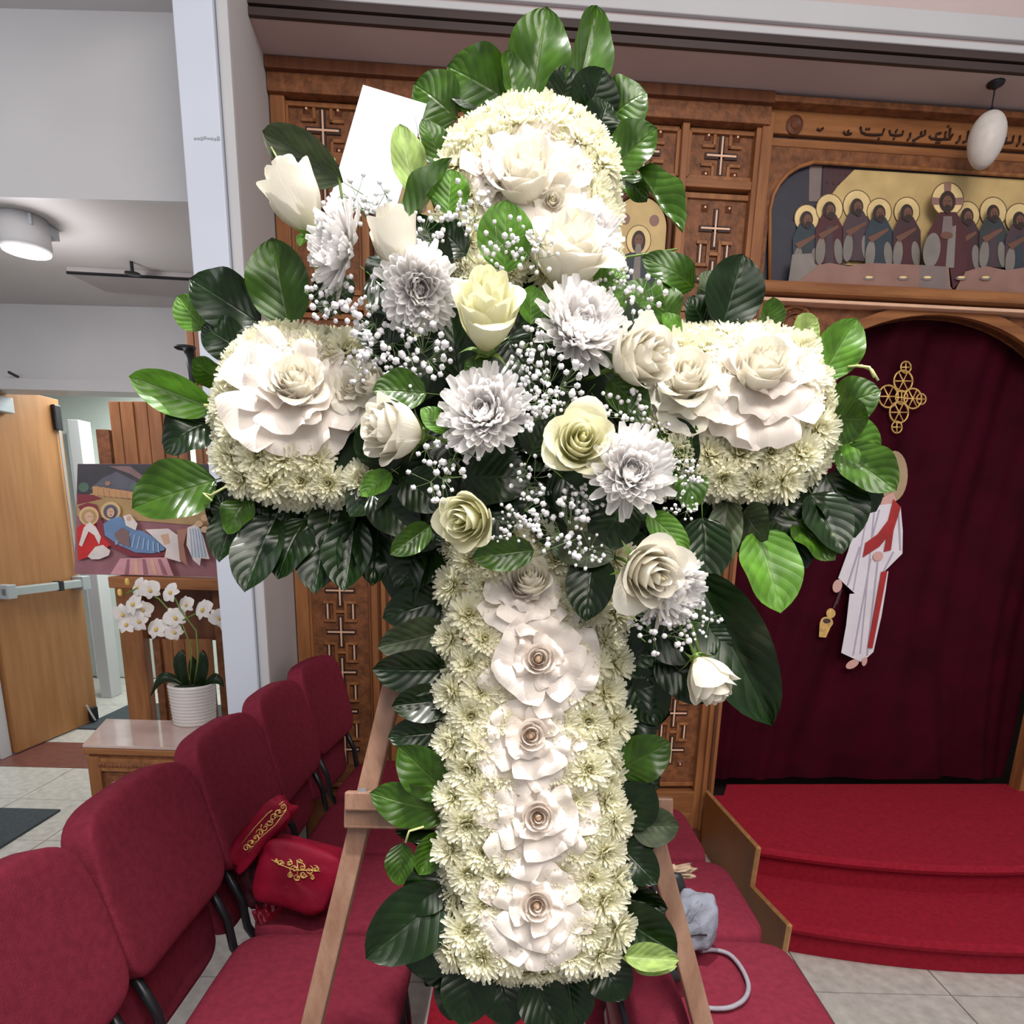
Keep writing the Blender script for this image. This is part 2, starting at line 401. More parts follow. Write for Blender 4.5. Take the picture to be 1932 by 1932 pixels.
def maze_panel(uc, z0, z1, wdt):
    b = IP('carved_panel', bx(uc-wdt, uc+wdt, z0, z1, -.012, 0), WOODR, 0)
    L0 = lambda x, z: WM_ @ Matrix.Translation((x, -.0125, z))
    fr = MB()
    for s in (-1, 1): fr.box(uc+s*wdt-.009, uc+s*wdt+.009, -.024, -.012, z0, z1)
    fr.box(uc-wdt, uc+wdt, -.023, -.012, z1-.02, z1).box(uc-wdt, uc+wdt, -.023, -.012, z0, z0+.02)
    fr.obj('frame_moulding', WOOD, b, bevel=.002, mw=WM_.copy())
    pit = .186; n = max(1, int((z1-z0-.06)/pit)); off = (z1-z0-n*pit)/2
    for k in range(n):
        zc = z0+off+pit*(k+.5)
        inst('inlay_cross', CRM, b, L0(uc, zc))
        if k < n-1:
            inst('fillet', HMM, b, L0(uc, zc+pit/2))
            for s in (-1, 1): inst('inlay_strip', DSM, b, L0(uc+s*.056, zc+pit/2))
    for s in (-1, 1):
        inst('stud', PYM, b, L0(uc+s*.05, z0+off+.02)); inst('stud', PYM, b, L0(uc+s*.05, z1-off-.02))
def sq_panel(uc, zc, hw, hh):
    b = IP('carved_panel', bx(uc-hw, uc+hw, zc-hh, zc+hh, -.012, 0), WOODR, 0)
    L0 = lambda x, z, r=0: WM_ @ Matrix.Translation((x, -.0125, z))
    m = MB(); t = .006
    q = min(hw, hh)*.86
    for sx in (-1, 1):
        m.box(uc+sx*hw-.008, uc+sx*hw+.008, -.026, -.012, zc-hh, zc+hh)
        for sz in (-1, 1):
            a, c2 = .026, .064
            m.box(min(uc+sx*a, uc+sx*(a+2*t)), max(uc+sx*a, uc+sx*(a+2*t)), -.022, -.012, min(zc+sz*a, zc+sz*c2*1.25), max(zc+sz*a, zc+sz*c2*1.25))
            m.box(min(uc+sx*a, uc+sx*c2*1.25), max(uc+sx*a, uc+sx*c2*1.25), -.022, -.012, min(zc+sz*a, zc+sz*(a+2*t)), max(zc+sz*a, zc+sz*(a+2*t)))
            inst('stud', PYM, b, L0(uc+sx*.059, zc+sz*.066))
    for sz in (-1, 1): m.box(uc-hw, uc+hw, -.026, -.012, zc+sz*hh-.008, zc+sz*hh+.008)
    m.obj('fillet', WOOD, b, bevel=.0015, mw=WM_.copy())
    inst('inlay_cross', CRM, b, L0(uc, zc))
hw = (us[1]-us[0])/2-.022
for i in range(NC):
    uc = (us[i]+us[i+1])/2-.002
    sq_panel(uc, (zA0+ZT-.10)/2, hw, (ZT-.10-zA0)/2-.012)
    if i in (0, NC-1):
        maze_panel(uc, zB0+.01, zA0-.04, hw)
        maze_panel(uc, zt_b, zB0-.06, hw)
# painted saint icons in the middle columns, doors below
def lit(c, r=.6, v=.1): return mat('paint', c, r, v, 15)
SKIN = lit((.16, .07, .045)); HAIRP = lit((.035, .018, .014)); ROBM = lit((.075, .018, .022)); ROBB = lit((.03, .045, .06)); ROBP = lit((.07, .04, .05))
GRYC = lit((.22, .19, .17)); NAVY = lit((.035, .035, .05)); ROBG = lit((.04, .045, .05)); TABC = lit((.28, .15, .12)); LINEC = lit((.13, .07, .03)); DPUR = lit((.06, .025, .03)); STONE = lit((.20, .15, .14)); PALEG = lit((.80, .60, .28))
AM = [SKIN, HAIRP, ROBM, ROBB, ROBP, GRYC, NAVY, ROBG, TABC, LINEC, DPUR, STONE, PALEG, LGOLD]
for i in range(1, NC-1):
    uc = (us[i]+us[i+1])/2-.002; z0 = zB0+.05; z1 = zA0-.05; r = hw-.01
    zc = z1-r
    art = MB()
    def arcp(rad, zz, y): return [(uc+rad*cos(a*pi/20), y, zc+rad*sin(a*pi/20)) for a in range(21)]+[(uc-rad, y, zz), (uc+rad, y, zz)]
    b = IP('icon_panel', MB().prism(arcp(r-.012, z0, -.012), (0, .012, 0)), [LGOLD], 0, label='gold arched saint icon')
    fr = MB()
    ring = [(uc+(r)*cos(a*pi/24), -.022, zc+(r)*sin(a*pi/24)) for a in range(25)]
    fr.tube([(uc+r, -.022, z0)]+ring+[(uc-r, -.022, z0), (uc+r, -.022, z0)], .010, 8)
    fr.obj('icon_frame', WOODD, b, True, mw=WM_.copy())
    def disc(cx, cz, rx, rz, y, mi, n=24): art.prism([(cx+rx*cos(k*2*pi/n), y, cz+rz*sin(k*2*pi/n)) for k in range(n)], (0, .0012, 0), mi)
    hz = zc-.05
    disc(uc, hz+.005, .052, .056, -.0140, 9); disc(uc, hz+.005, .049, .053, -.0148, 12)
    art.prism([(uc-.09, -.0155, z0), (uc+.09, -.0155, z0), (uc+.08, -.0155, hz-.06), (uc+.03, -.0155, hz-.04), (uc-.03, -.0155, hz-.04), (uc-.08, -.0155, hz-.06)], (0, .0012, 0), 2 if i % 2 else 3)
    disc(uc, hz, .028, .040, -.0165, 1); disc(uc, hz+.002, .018, .025, -.0175, 0); disc(uc, hz-.03, .013, .022, -.0182, 5)
    for s in (-1, 1): disc(uc+s*.007, hz+.008, .003, .0015, -.0188, 1, 8)
    art.prism([(uc-.02, -.0165, z0), (uc+.02, -.0165, z0), (uc+.012, -.0165, hz-.05), (uc-.012, -.0165, hz-.05)], (0, .001, 0), 5)
    disc(uc-.06, zc+.03, .02, .02, -.0140, 8); disc(uc+.06, zc+.03, .02, .02, -.0140, 8)
    art.obj('painted_saint', AM, b, mw=WM_.copy())
    # lower door panels
    zz = zt_b
    for k in range(2):
        a = zz+k*(zB0-.06-zt_b)/2; c3 = a+(zB0-.06-zt_b)/2-.03
        pnl = IP('door_panel', bx(uc-hw, uc+hw, a, c3, -.014, 0), WOOD, .004)
        fr = MB()
        for s in (-1, 1): fr.box(uc+s*(hw-.03)-.006, uc+s*(hw-.03)+.006, -.022, -.014, a+.03, c3-.03)
        fr.box(uc-hw+.03, uc+hw-.03, -.022, -.014, a+.03, a+.042).box(uc-hw+.03, uc+hw-.03, -.022, -.014, c3-.042, c3-.03)
        fr.obj('moulding', WOODD, pnl, bevel=.002, mw=WM_.copy())
# bay of the royal door
uJ0 = W(1322, 1573)[0]; uJ1 = W(1345, 1400)[0]
uK = W(1908, 1450)[0]
uc0 = (uJ1+uK)/2; ra = (uK-uJ1)/2
zP = .257
zi0 = W(1700, 560)[1]; zi1 = W(1700, 322)[1]     # supper icon
zl1 = W(1500, 549)[1]; zl0 = W(1500, 578)[1]
zat = W(1737, 600)[1]; zsp = zat-ra*.92
IP('door_post', bx(u5r-.004, uJ1, 0.0, zl0, -.075, 0), WOOD, .005)
IP('post_fillet', bx(u5r+.018, u5r+.034, 0.03, zl0, -.085, -.075), WOODD, .003)
IP('door_post', bx(uK, uK+.09, 0.0, zl0, -.075, 0), WOOD, .005)
pb = IP('post_base', bx(u5r-.03, uJ1+.01, 0.0, .05, -.11, -.0), WOODD, .003)
for k in range(4): IP('base_step', bx(uJ1-.004, uJ1+.012+.007*k, .05-.012*k, .058-.012*k, -.10, -.076), INLAY, .001)
IP('wall_panel', bx(uK+.09, UR-.05, 0.0, zl0, -.03, 0.02), WOOD, 0)
# spandrel board with arch
n = 36; fs_ = MB()
arc = [(uc0-ra*cos(pi*k/n), zsp+(zat-zsp)*sin(pi*k/n)) for k in range(n+1)]
for k in range(n):
    (a, b_), (c_, d_) = arc[k], arc[k+1]
    fs_.prism([(a, -.03, b_), (c_, -.03, d_), (c_, -.03, zl0), (a, -.03, zl0)], (0, .05, 0))
IP('spandrel', fs_, WOODR, 0)
ab = MB(); th = .042
for k in range(n):
    def pt(q, e): return (uc0-(ra+e)*cos(pi*q/n), zsp+(zat-zsp+e)*sin(pi*q/n))
    a = pt(k, 0); b_ = pt(k+1, 0); c_ = pt(k+1, th); d_ = pt(k, th)
    ab.prism([(a[0], -.055, a[1]), (b_[0], -.055, b_[1]), (c_[0], -.055, c_[1]), (d_[0], -.055, d_[1])], (0, .06, 0))
IP('arch_band', ab, WOODH, 0)
# scroll carving in the spandrels: beads and a ring
bd = MB(); rr = random.Random(7)
for s in (-1, 1):
    for k in range(130):
        q = rr.uniform(.02, .42); u = uc0+s*ra*(1.02-q*1.5*rr.random()); z = zl0-.015-rr.random()*.26
        rr2 = ((u-uc0)/(ra+.06))**2+((z-zsp)/(zat-zsp+.06))**2
        if rr2 > 1.02 and z < zl0-.008:
            bd.add([(u+v.x*.006, -.033+v.y*.006, z+v.z*.006) for v in ICO[0]], ICO[1], 0 if rr.random() < .35 else 1)
bo = IP('beading', bd, [INLAY, WOOD], 0, smooth=True); bo['kind'] = 'stuff'
for s in (-1, 1):
    for k, rad in enumerate((.075, .05)):
        cx = uc0+s*ra*.80; cz = zl0-.085
        sc = MB().tube([(cx+rad*cos(a*.3), -.036, cz+rad*sin(a*.3)) for a in range(22)], .009-.002*k, 8)
        IP('scroll', sc, WOODD if k else WOOD, 0, smooth=True)
IP('ledge', bx(u5r-.05, UR-.05, zl0+.012, zl1+.0, -.12, 0), WOODH, .012)
IP('ledge_fillet', bx(u5r-.04, UR-.05, zl0-.010, zl0+.004, -.09, 0), INLAY, .004)
IP('ledge_cove', bx(u5r-.04, UR-.05, zl0+.003, zl0+.014, -.07, 0), WOODD, 0)
# supper icon bay
zf = W(1700, 300)[1]
IP('icon_frieze', bx(u5r, UR-.05, zf, W(1600, 278)[1], -.035, 0), WOODH, .004)
zin = W(1600, 278)[1]
IP('frieze_groove', bx(u5r, UR-.05, zin, zin+.012, -.02, 0), CHAN, 0)
IP('inscription_board', bx(u5r, UR-.05, zin+.012, W(1600, 222)[1], -.04, 0), WOODH, .004)
IP('cornice', bx(u5r, UR-.05, W(1600, 222)[1], ZT-.003, -.08, 0), WOODD, .006)  # darker wood paints in the shade under the soffit
IP('cornice_moulding', bx(u5r, UR-.05, W(1600, 222)[1]-.012, W(1600, 222)[1]+.01, -.095, -.04), WOODR, .004)  # darkened with the cornice for the same soffit shade
IP('stile', bx(u5r-.015, u5r+.03, zl1, ZT-.05, -.06, 0), WOOD, .004)
# frame board around the picture
ptsf = [(1450, 545), (1450, 400), (1456, 372), (1468, 349), (1484, 331), (1504, 318), (1532, 309), (1560, 310), (1932, 335)]
pw = [W(*p, -.02) for p in ptsf]
ua, ub = u5r+.02, UR-.05
fb = MB()
ztop = zf+.005
pq = [(pw[0][0], zl1-.002)]+pw[1:]+[(ub, W(1932, 335, -.02)[1])]
for i in range(len(pq)-1):
    (a, b_), (c_, d_) = pq[i], pq[i+1]
    if c_-a > 1e-4: fb.prism([(a, -.03, b_), (c_, -.03, d_), (c_, -.03, ztop), (a, -.03, ztop)], (0, .03, 0))
fb.box(ua, pw[1][0], -.03, 0, zl1-.002, ztop)
IP('icon_surround', fb, WOODR, 0)
et = MB().tube([(p[0], -.032, p[1]) for p in pq], .008, 8); IP('icon_edge', et, WOOD, 0, smooth=True)
pan = IP('supper_icon', bx(ua, ub, zl1-.002, zf, -.012, 0), [NAVY], 0, label='wide painted icon of haloed men at a table')
art = MB(); lay = [-.0135]
def A(pts, mi, bump=.0006):
    lay[0] -= bump
    q = [W(p[0], p[1], lay[0]) for p in pts]
    art.prism([(a, lay[0], b_) for a, b_ in q], (0, .0008, 0), mi)
def AE(cx, cy, rx, ry, mi, a0=0, n=22, rot=0):
    A([(cx+rx*cos(t)*cos(rot)-ry*sin(t)*sin(rot), cy+rx*cos(t)*sin(rot)+ry*sin(t)*cos(rot)) for t in [2*pi*k/n+a0 for k in range(n)]], mi, .0004)
A([(1527, 312), (1551, 313), (1547, 380), (1526, 380)], 11)
A([(1553, 313), (1611, 320), (1560, 392), (1550, 420)], 10)
for k in range(7): AE(1562+(k % 4)*12, 325+(k//4)*14+k, 3, 4, 2)
A([(1612, 320), (2040, 345), (2040, 500), (1540, 500), (1560, 380), (1580, 352)], 13)
A([(1450, 545), (1450, 400), (1500, 420), (1510, 500), (1500, 545)], 6)
hs = [(1522, 414, 24, 7, 3), (1565, 396, 26, 4, 2), (1617, 390, 27, 4, 4), (1659, 402, 24, 3, 3), (1711, 401, 25, 2, 10), (1825, 408, 24, 2, 10), (1874, 402, 26, 4, 7), (1923, 415, 27, 3, 4), (1972, 412, 26, 2, 2), (2015, 420, 26, 3, 3)]
for (x, y, r, a, b_) in hs:
    AE(x, y-2, r, r*1.12, 9); AE(x, y-2, r-1.6, r*1.12-1.8, 12)
for (x, y, r, a, b_) in hs:
    A([(x-14, y+8), (x+12, y+8), (x+26, y+34), (x+27, y+104), (x-27, y+100), (x-26, y+36)], b_)
    A([(x-5, y+30), (x+5, y+30), (x+8, y+102), (x-8, y+102)], a)
    AE(x-17, y+78, 9, 26, 5, rot=.1); AE(x+17, y+78, 8, 24, 5, rot=-.1)
    A([(x-22, y+46), (x+16, y+28), (x+18, y+33), (x-14, y+56)], 0)
    AE(x, y, 12, 16, 1); AE(x+2, y+1, 7.5, 11, 0); AE(x+3, y+10, 6, 8, 1); AE(x-1, y-1, 1.2, .8, 1, n=8); AE(x+5, y-1, 1.2, .8, 1, n=8)
    A([(x+2, y), (x+4, y+5), (x+1, y+5)], 9)
x, y = 1788, 380
AE(x, y-4, 31, 33, 9); AE(x, y-4, 29, 31, 12)
A([(x-7, y-36), (x+7, y-36), (x+6, y-8), (x-6, y-8)], 8); A([(x-30, y-8), (x-10, y-6), (x-10, y+6), (x-30, y+6)], 8); A([(x+30, y-8), (x+10, y-6), (x+10, y+6), (x+30, y+6)], 8)
A([(x-14, y+20), (x+16, y+20), (x+34, y+50), (x+36, y+140), (x+10, y+165), (x+4, y+125), (x-40, y+120), (x-38, y+60)], 2)
AE(x-30, y+92, 16, 33, 5, rot=.15); A([(x+2, y+50), (x+16, y+45), (x+12, y+125), (x-4, y+125)], 5)
A([(x-8, y+28), (x+8, y+28), (x+10, y+66), (x-12, y+66)], 11); AE(x-2, y+64, 12, 7, 0)
AE(x, y, 15, 20, 1); AE(x, y+2, 9, 13, 0); AE(x, y+14, 7, 9, 1); AE(x-4, y-1, 1.5, 1, 1, n=8); AE(x+4, y-1, 1.5, 1, 1, n=8); A([(x-1, y), (x+1, y), (x+2, y+7), (x-2, y+7)], 9)
tb = [(1488, 545), (1500, 520), (1530, 502), (1565, 496), (1600, 502), (1640, 496), (1690, 498), (1740, 500), (1775, 503)]
A(tb+[(1790, 503), (1793, 540), (1800, 551), (1812, 530), (1822, 512), (1860, 502), (1900, 510), (1960, 500), (2040, 505), (2040, 580), (1490, 558)], 8)
A([(1735, 500), (1785, 503), (1790, 546), (1735, 542)], 11); A([(1495, 480), (1530, 478), (1540, 505), (1500, 535), (1487, 535)], 5)
for k in range(5): AE(1640+k*55+(k % 2)*9, 525, 11, 4, 11); AE(1640+k*55+(k % 2)*9, 523, 7, 2.2, 12)
art.obj('painted_figures', AM, pan, mw=WM_.copy())
# inscription: joined script strokes in relief
def strk(polys, r=.0042):
    m = MB()
    for pl_ in polys: m.tube([(lambda q: (q[0], -.045, q[1]))(W(x_, y_, -.045)) for x_, y_ in pl_], r, 6)
    return m
C6 = lambda x, y: (1430+x/3.849, 200+y/3.849)
ins = [[(745, 150), (755, 190), (790, 205), (850, 208), (905, 205), (918, 165)], [(955, 175), (965, 205), (1010, 212), (1050, 208), (1055, 180)], [(1000, 190), (1012, 172)],
       [(1085, 250), (1105, 225), (1108, 195)], [(1125, 250), (1155, 235), (1185, 215), (1188, 185)], [(1190, 215), (1215, 205), (1215, 175)], [(1245, 215), (1260, 235), (1320, 240), (1400, 238), (1415, 205)],
       [(1290, 235), (1300, 200), (1330, 195)], [(1360, 235), (1365, 185)], [(1392, 235), (1398, 160)], [(1440, 268), (1465, 245), (1470, 215)], [(1490, 262), (1520, 250), (1530, 180)],
       [(1540, 255), (1600, 262), (1640, 250), (1650, 210)], [(1690, 272), (1712, 255), (1715, 190)], [(1740, 262), (1790, 268), (1850, 262), (1858, 215)], [(1800, 262), (1806, 228)], [(1880, 290), (1900, 262), (1905, 215)], [(1925, 275), (1990, 280), (2050, 270), (2056, 225)], [(2080, 280), (2140, 285), (2150, 220)],
       [(620, 185), (640, 205), (680, 200)], [(655, 190), (660, 175)], [(430, 165), (450, 175), (475, 160)]]
for q_ in ins: IP('letter_stroke', strk([[C6(*p) for p in q_]]), CHAN, 0, smooth=True)
dots = MB()
for (x, y) in ((790, 165), (810, 165), (990, 235), (1140, 268), (1300, 262), (1320, 262), (1385, 145), (880, 235), (1610, 285), (1800, 200), (1960, 250)):
    q = W(*C6(x, y), -.045); dots.add([(q[0]+v.x*.005, -.043+v.y*.004, q[1]+v.z*.005) for v in ICO[0]], ICO[1])
o_ = IP('script_dots', dots, CHAN, 0, smooth=True); o_['kind'] = 'stuff'
q = W(1499, 236, -.042)
IP('rosette', MB().lathe([(.034, 0), (.034, .006), (.022, .012), (.01, .006), (.0, .006)], 14, Matrix.Translation((q[0], -.04, q[1])) @ Matrix.Rotation(pi/2, 4, 'X')), WOODD, 0, smooth=False)
# ------------------------------------------------------------ curtain
cur = thing('sanctuary_curtain', WM_ @ V((uc0, .08, zP)), 'dark maroon velvet curtain with appliques hanging in the arched doorway', 'curtain')
cm = MB()
def cf(a, b):
    u = uJ1-.03+(uK-uJ1+.06)*a; z = zP+.01+(zat+.03-zP)*b
    s = a*7+.5*sin(b*3+1)+(1-b)**2*.9*sin(a*6)
    y = .075+.020*sin(s*2*pi*.62)+.008*sin(s*2*pi*1.7+2)+.012*(1-b)*sin(a*31+b*2)
    return WM_ @ V((u, y, z))
cm.grid(cf, 150, 60); cm.obj('cloth', CURT, cur, True)
def CW(px, py, off=.04):
    u, z = W(px, py, off); return WM_ @ V((u, off, z))
gc = MB()
def ringc(cx, cy, r, n=8, rr_=2.2, off=.04):
    gc.tube([CW(cx+r*.88*cos(t*2*pi/20), cy+r*sin(t*2*pi/20), off) for t in range(21)], .0042 if r > 15 else .0035, 6)
    for k in range(n//2):
        t = pi*k/(n//2)
        gc.tube([CW(cx+r*.85*cos(t), cy+r*sin(t), off-.002), CW(cx-r*.85*cos(t), cy-r*sin(t), off-.002)], .0032, 5)
for (x, y, r, k) in ((1701, 750, 13, 4), (1704, 719, 20, 6), (1696, 778, 20, 6), (1676, 748, 21, 6), (1722, 752, 19, 6), (1709, 693, 11, 4), (1692, 806, 11, 4), (1738, 753, 10, 4)):
    ringc(x, y, r, k)
o = gc.obj('gold_cross', GOLD, cur, True); o['label'] = 'gold openwork cross applique'
RW = lit((.72, .68, .74), .7, .05); RSH = lit((.42, .38, .46), .7, .05); RRD = lit((.36, .02, .02), .6, .15); RSK = lit((.62, .36, .32), .6, .05); RTA = lit((.42, .30, .18), .6, .1); RLN = lit((.06, .03, .04))
FM = [RW, RSH, RRD, RSK, RTA, RLN, GOLD]
fg = MB(); fl_ = [.045]
def FA(pts, mi, crop=True):
    fl_[0] -= .0006
    P_ = [CW(1500+p[0]/3.018, 650+p[1]/3.018, fl_[0]) for p in pts] if crop else [CW(p[0], p[1], fl_[0]) for p in pts]
    fg.prism(P_, tuple(-EY*.002), mi)
def FE(cx, cy, rx, ry, mi, rot=0, n=24): FA([(cx+rx*cos(t)*cos(rot)-ry*sin(t)*sin(rot), cy+rx*cos(t)*sin(rot)+ry*sin(t)*cos(rot)) for t in [2*pi*k/n for k in range(n)]], mi)
FE(560, 750, 80, 145, 4, .05); FE(545, 765, 42, 75, 5); FE(540, 772, 38, 68, 3); FE(548, 712, 40, 40, 5, .2)
FE(528, 765, 5, 3, 5, n=8); FE(553, 765, 5, 3, 5, n=8); FA([(538, 770), (544, 790), (534, 790)], 4); FE(540, 806, 11, 3, 2, n=10)
FA([(500, 870), (560, 840), (575, 890), (520, 935), (480, 925)], 3)
FA([(395, 940), (470, 915), (560, 905), (600, 925), (612, 1060), (610, 1190), (500, 1300), (530, 1290), (515, 1400), (490, 1550), (445, 1750), (380, 1810), (262, 1755), (290, 1600), (310, 1420), (340, 1418), (245, 1330), (300, 1180), (340, 1040)], 0)
for (a, b_) in (((410, 960), (330, 1400)), ((450, 950), (370, 1760)), ((430, 1220), (330, 1770)), ((480, 940), (430, 1130)), ((470, 1240), (410, 1770)), ((590, 960), (600, 1170)), ((560, 1180), (505, 1290)), ((370, 1150), (300, 1370))):
    FA([(a[0]-4, a[1]), (a[0]+4, a[1]), (b_[0]+4, b_[1]), (b_[0]-4, b_[1])], 1)
FA([(560, 880), (600, 925), (575, 990), (530, 1090), (480, 1150), (385, 1212), (400, 1130), (470, 1080), (530, 1000)], 2)
FA([(575, 985), (600, 930), (560, 1060), (545, 1170), (505, 1180), (520, 1100)], 2)
FA([(490, 1295), (525, 1290), (485, 1500), (440, 1730), (412, 1725), (450, 1520)], 2)
FE(472, 1205, 30, 26, 3, -.5); FE(240, 1375, 26, 38, 3, .3); FA([(255, 1400), (262, 1395), (225, 1500), (215, 1500)], 5); FA([(262, 1395), (266, 1398), (240, 1480), (234, 1480)], 5)
FE(203, 1530, 26, 28, 6); FE(180, 1580, 36, 30, 6, .2); FA([(140, 1580), (215, 1580), (175, 1668), (135, 1665)], 6); FE(180, 1574, 22, 14, 5)
FE(325, 1820, 40, 22, 3, -.5); FE(395, 1805, 14, 26, 3, .3)
o = fg.obj('applique_figure', FM, cur); o['label'] = 'flat figure in white robe and red sash holding a censer'
# ------------------------------------------------------------ steps
stp = thing('altar_steps', (1.7, 2.3, 0), 'curved red carpeted steps with wooden side boards below the curtain', 'steps')
XS0, XS1 = .975, 2.62
def lip(x, y0, dy): return y0+dy*((x-1.75)/.78)**2
def step(name, z0, z1, yf, dy, ov):
    m = MB(); n = 28; yb = WA+.05
    def sect(x):
        y = lip(x, yf, dy); yb2 = WA+WS*x-.0
        yb2 = yb2-.12 if x < 1.06 else yb2+.02
        r = .014; h = z1-z0
        return [(x, y+ov, z0), (x, y+ov, z1-.038), (x, y+.006, z1-.034), (x, y, z1-.018), (x, y+.006, z1-.005), (x, y+.02, z1), (x, yb2, z1), (x, yb2, z0)]
    vs = []; K = 8
    for i in range(n+1): vs += sect(XS0+(XS1-XS0)*i/n)
    fs = [(i*K+j, i*K+(j+1) % K, (i+1)*K+(j+1) % K, (i+1)*K+j) for i in range(n) for j in range(K)]
    fs += [tuple(range(K-1, -1, -1)), tuple(range(n*K, n*K+K))]
    m.add([V(v) for v in vs], fs); return m.obj(name, CARP, stp, False)
yp = onZ(1740, 1636, .257).y; yl = onZ(1768, 1792, .115).y
step('lower_step', 0.001, .128, yl, .12, .035)
step('platform', .128, zP, yp, .13, .035)
# side boards
xs = XS0-.012
sb = [onX(1331, 1482, xs), onX(1437, 1600, xs), onX(1425, 1672, xs), onX(1496, 1746, xs), onX(1484, 1802, xs)]
pts = [(xs, WA+WS*xs-.12, 0), (xs, WA+WS*xs-.12, sb[0].z+.0), (xs, sb[1].y, sb[1].z), (xs, sb[2].y, sb[2].z), (xs, sb[3].y, sb[3].z), (xs, sb[4].y, 0.0)]
b = MB().prism(pts, (-.022, 0, 0)).obj('side_board', SIDEB, stp, bevel=.002)
ed = MB()
for i in range(1, 5):
    p, q = V(pts[i]), V(pts[i+1]); ed.tube([p+V((-.011, 0, .0)), q+V((-.011, 0, .0))], .0095, 4)
ed.obj('edge_strip', BOARD, b)
pts2 = [(XS1+.03, p[1]+.05, p[2]) for p in pts]
MB().prism(pts2, (-.022, 0, 0)).obj('side_board', SIDEB, stp, bevel=.002)
# ------------------------------------------------------------ hanging egg
ec = D(1861, 265, 2.5); 
eg = thing('hanging_egg', ec, 'large white ostrich egg hanging before the carved screen top', 'egg')
m = MB()
m.lathe([(.062*sin(pi*k/20)*(1-.10*cos(pi*k/20)), -.094*cos(pi*k/20)) for k in range(1, 20)], 28, Matrix.Translation(ec)); m.obj('egg', mat('egg_shell', (.62, .57, .53), .45, .05, 40), eg, True)
m = MB().tube([ec+V((0, 0, .08)), V((ec.x, ec.y, ZT-.006))], .003, 6).obj('cord', METD, eg)
m = MB().lathe([(.012, 0), (.02, .01), (.012, .02), (.004, .03)], 12, Matrix.Translation(ec+V((0, 0, .078)))).obj('cap', METD, eg, True)
m = MB().lathe([(.03, 0), (.028, -.006), (.012, -.010), (.008, -.018)][::-1], 16, Matrix.Translation((ec.x, ec.y, ZT-.001))).obj('ceiling_rose', METD, eg, True)
# ------------------------------------------------------------ chairs
def chair_proto():
    t = thing('church_chair', (0, 0, 0), 'x', 'chair')
    m = MB().sup(.225, .205, .042, .35, .28, 32, 12, Matrix.Translation((0, 0, .425)), fn=lambda q: V((q.x, q.y, q.z+(.006 if q.z > 0 else 0)*(1-(q.x/.225)**2))))
    m.obj('seat', UPH, t, True)
    lean = Matrix.Translation((-.335, 0, .765)) @ Matrix.Rotation(radians(-13), 4, 'Y')
    def bf(q):
        k = q.y/.207; s = max(-1, min(1, q.z/.18))
        return V((q.x+.022*k*k, q.y*(1-.05*max(0, s)), q.z+(-.018*abs(k)**3 if q.z > 0 else .012*k*k)))
    MB().sup(.038, .2090, .186, .32, .20, 44, 20, lean, bf).obj('backrest', UPH, t, True)
    MB().sup(.020, .200, .16, .3, .25, 36, 12, Matrix.Translation((-.325, 0, .565)) @ Matrix.Rotation(radians(-9), 4, 'Y')).obj('lower_back', UPH, t, True)
    MB().sup(.012, .185, .17, .3, .3, 28, 12, lean @ Matrix.Translation((-.034, 0, -.01)), bf).obj('back_shell', METD, t, True)
    for s in (-1, 1):
        MB().tube([(-.20, s*.165, .38), (-.235, s*.165, .44), (-.245, s*.165, .52), (-.29, s*.165, .62)], .011, 8).obj('back_bracket', METD, t, True)
        MB().tube([(.17, s*.18, .385), (.19, s*.185, .2), (.20, s*.185, .0)], .012, 8).obj('leg', METD, t, True)
        MB().tube([(-.17, s*.18, .385), (-.21, s*.185, .2), (-.25, s*.185, .0)], .012, 8).obj('leg', METD, t, True)
    m = MB()
    m.box(-.19, .19, -.185, -.165, .375, .39).box(-.19, .19, .165, .185, .375, .39).box(-.19, -.17, -.165, .165, .375, .39).box(.17, .19, -.165, .165, .375, .39)
    m.obj('seat_frame', METD, t)
    return t
proto = chair_proto()
def lab_chair(t, lb, g): t['label'] = lb; t['group'] = g
rowL = [(-.455, .885, 0, 'maroon fabric chair cut off by the bottom left corner, nearest of the left row'),
        (-.455, 1.305, 0, 'maroon fabric chair with tall rounded back, second from the camera in the left row'),
        (-.455, 1.725, 0, 'maroon fabric chair with the red velvet cloth on its seat'),
        (-.455, 2.145, 0, 'maroon fabric chair touching the white pier, fourth in the left row'),
        (-.46, 2.585, -.08, 'maroon fabric chair against the carved screen, farthest of the left row')]
rowR = [(.545, .90, 0, 'maroon fabric chair whose back top shows at the foot of the flower cross, right row'),
        (.505, 1.322, 0, 'maroon fabric chair under the grey strap loop in the right row'),
        (.475, 1.745, 0, 'maroon fabric chair behind the right easel leg, middle of the right row'),
        (.44, 2.165, 0, 'maroon fabric chair beside the wooden side board of the steps, farthest of the right row')]
allc = [(a, 'left row of linked maroon chairs') for a in rowL]+[(a, 'right row of linked maroon chairs') for a in rowR]
protoM = WMX[proto.name].copy()
for k, (a, gname) in enumerate(allc[1:]):
    dlt = Matrix.Translation((a[0], a[1], 0)) @ Matrix.Rotation(a[2], 4, 'Z')
    c = copy_tree(proto, dlt); lab_chair(c, a[3], gname)
a = allc[0][0]; dlt = Matrix.Translation((a[0], a[1], 0))
proto.matrix_basis = dlt
for ch in proto.children: WMX[ch.name] = dlt
WMX[proto.name] = dlt; lab_chair(proto, a[3], allc[0][1])
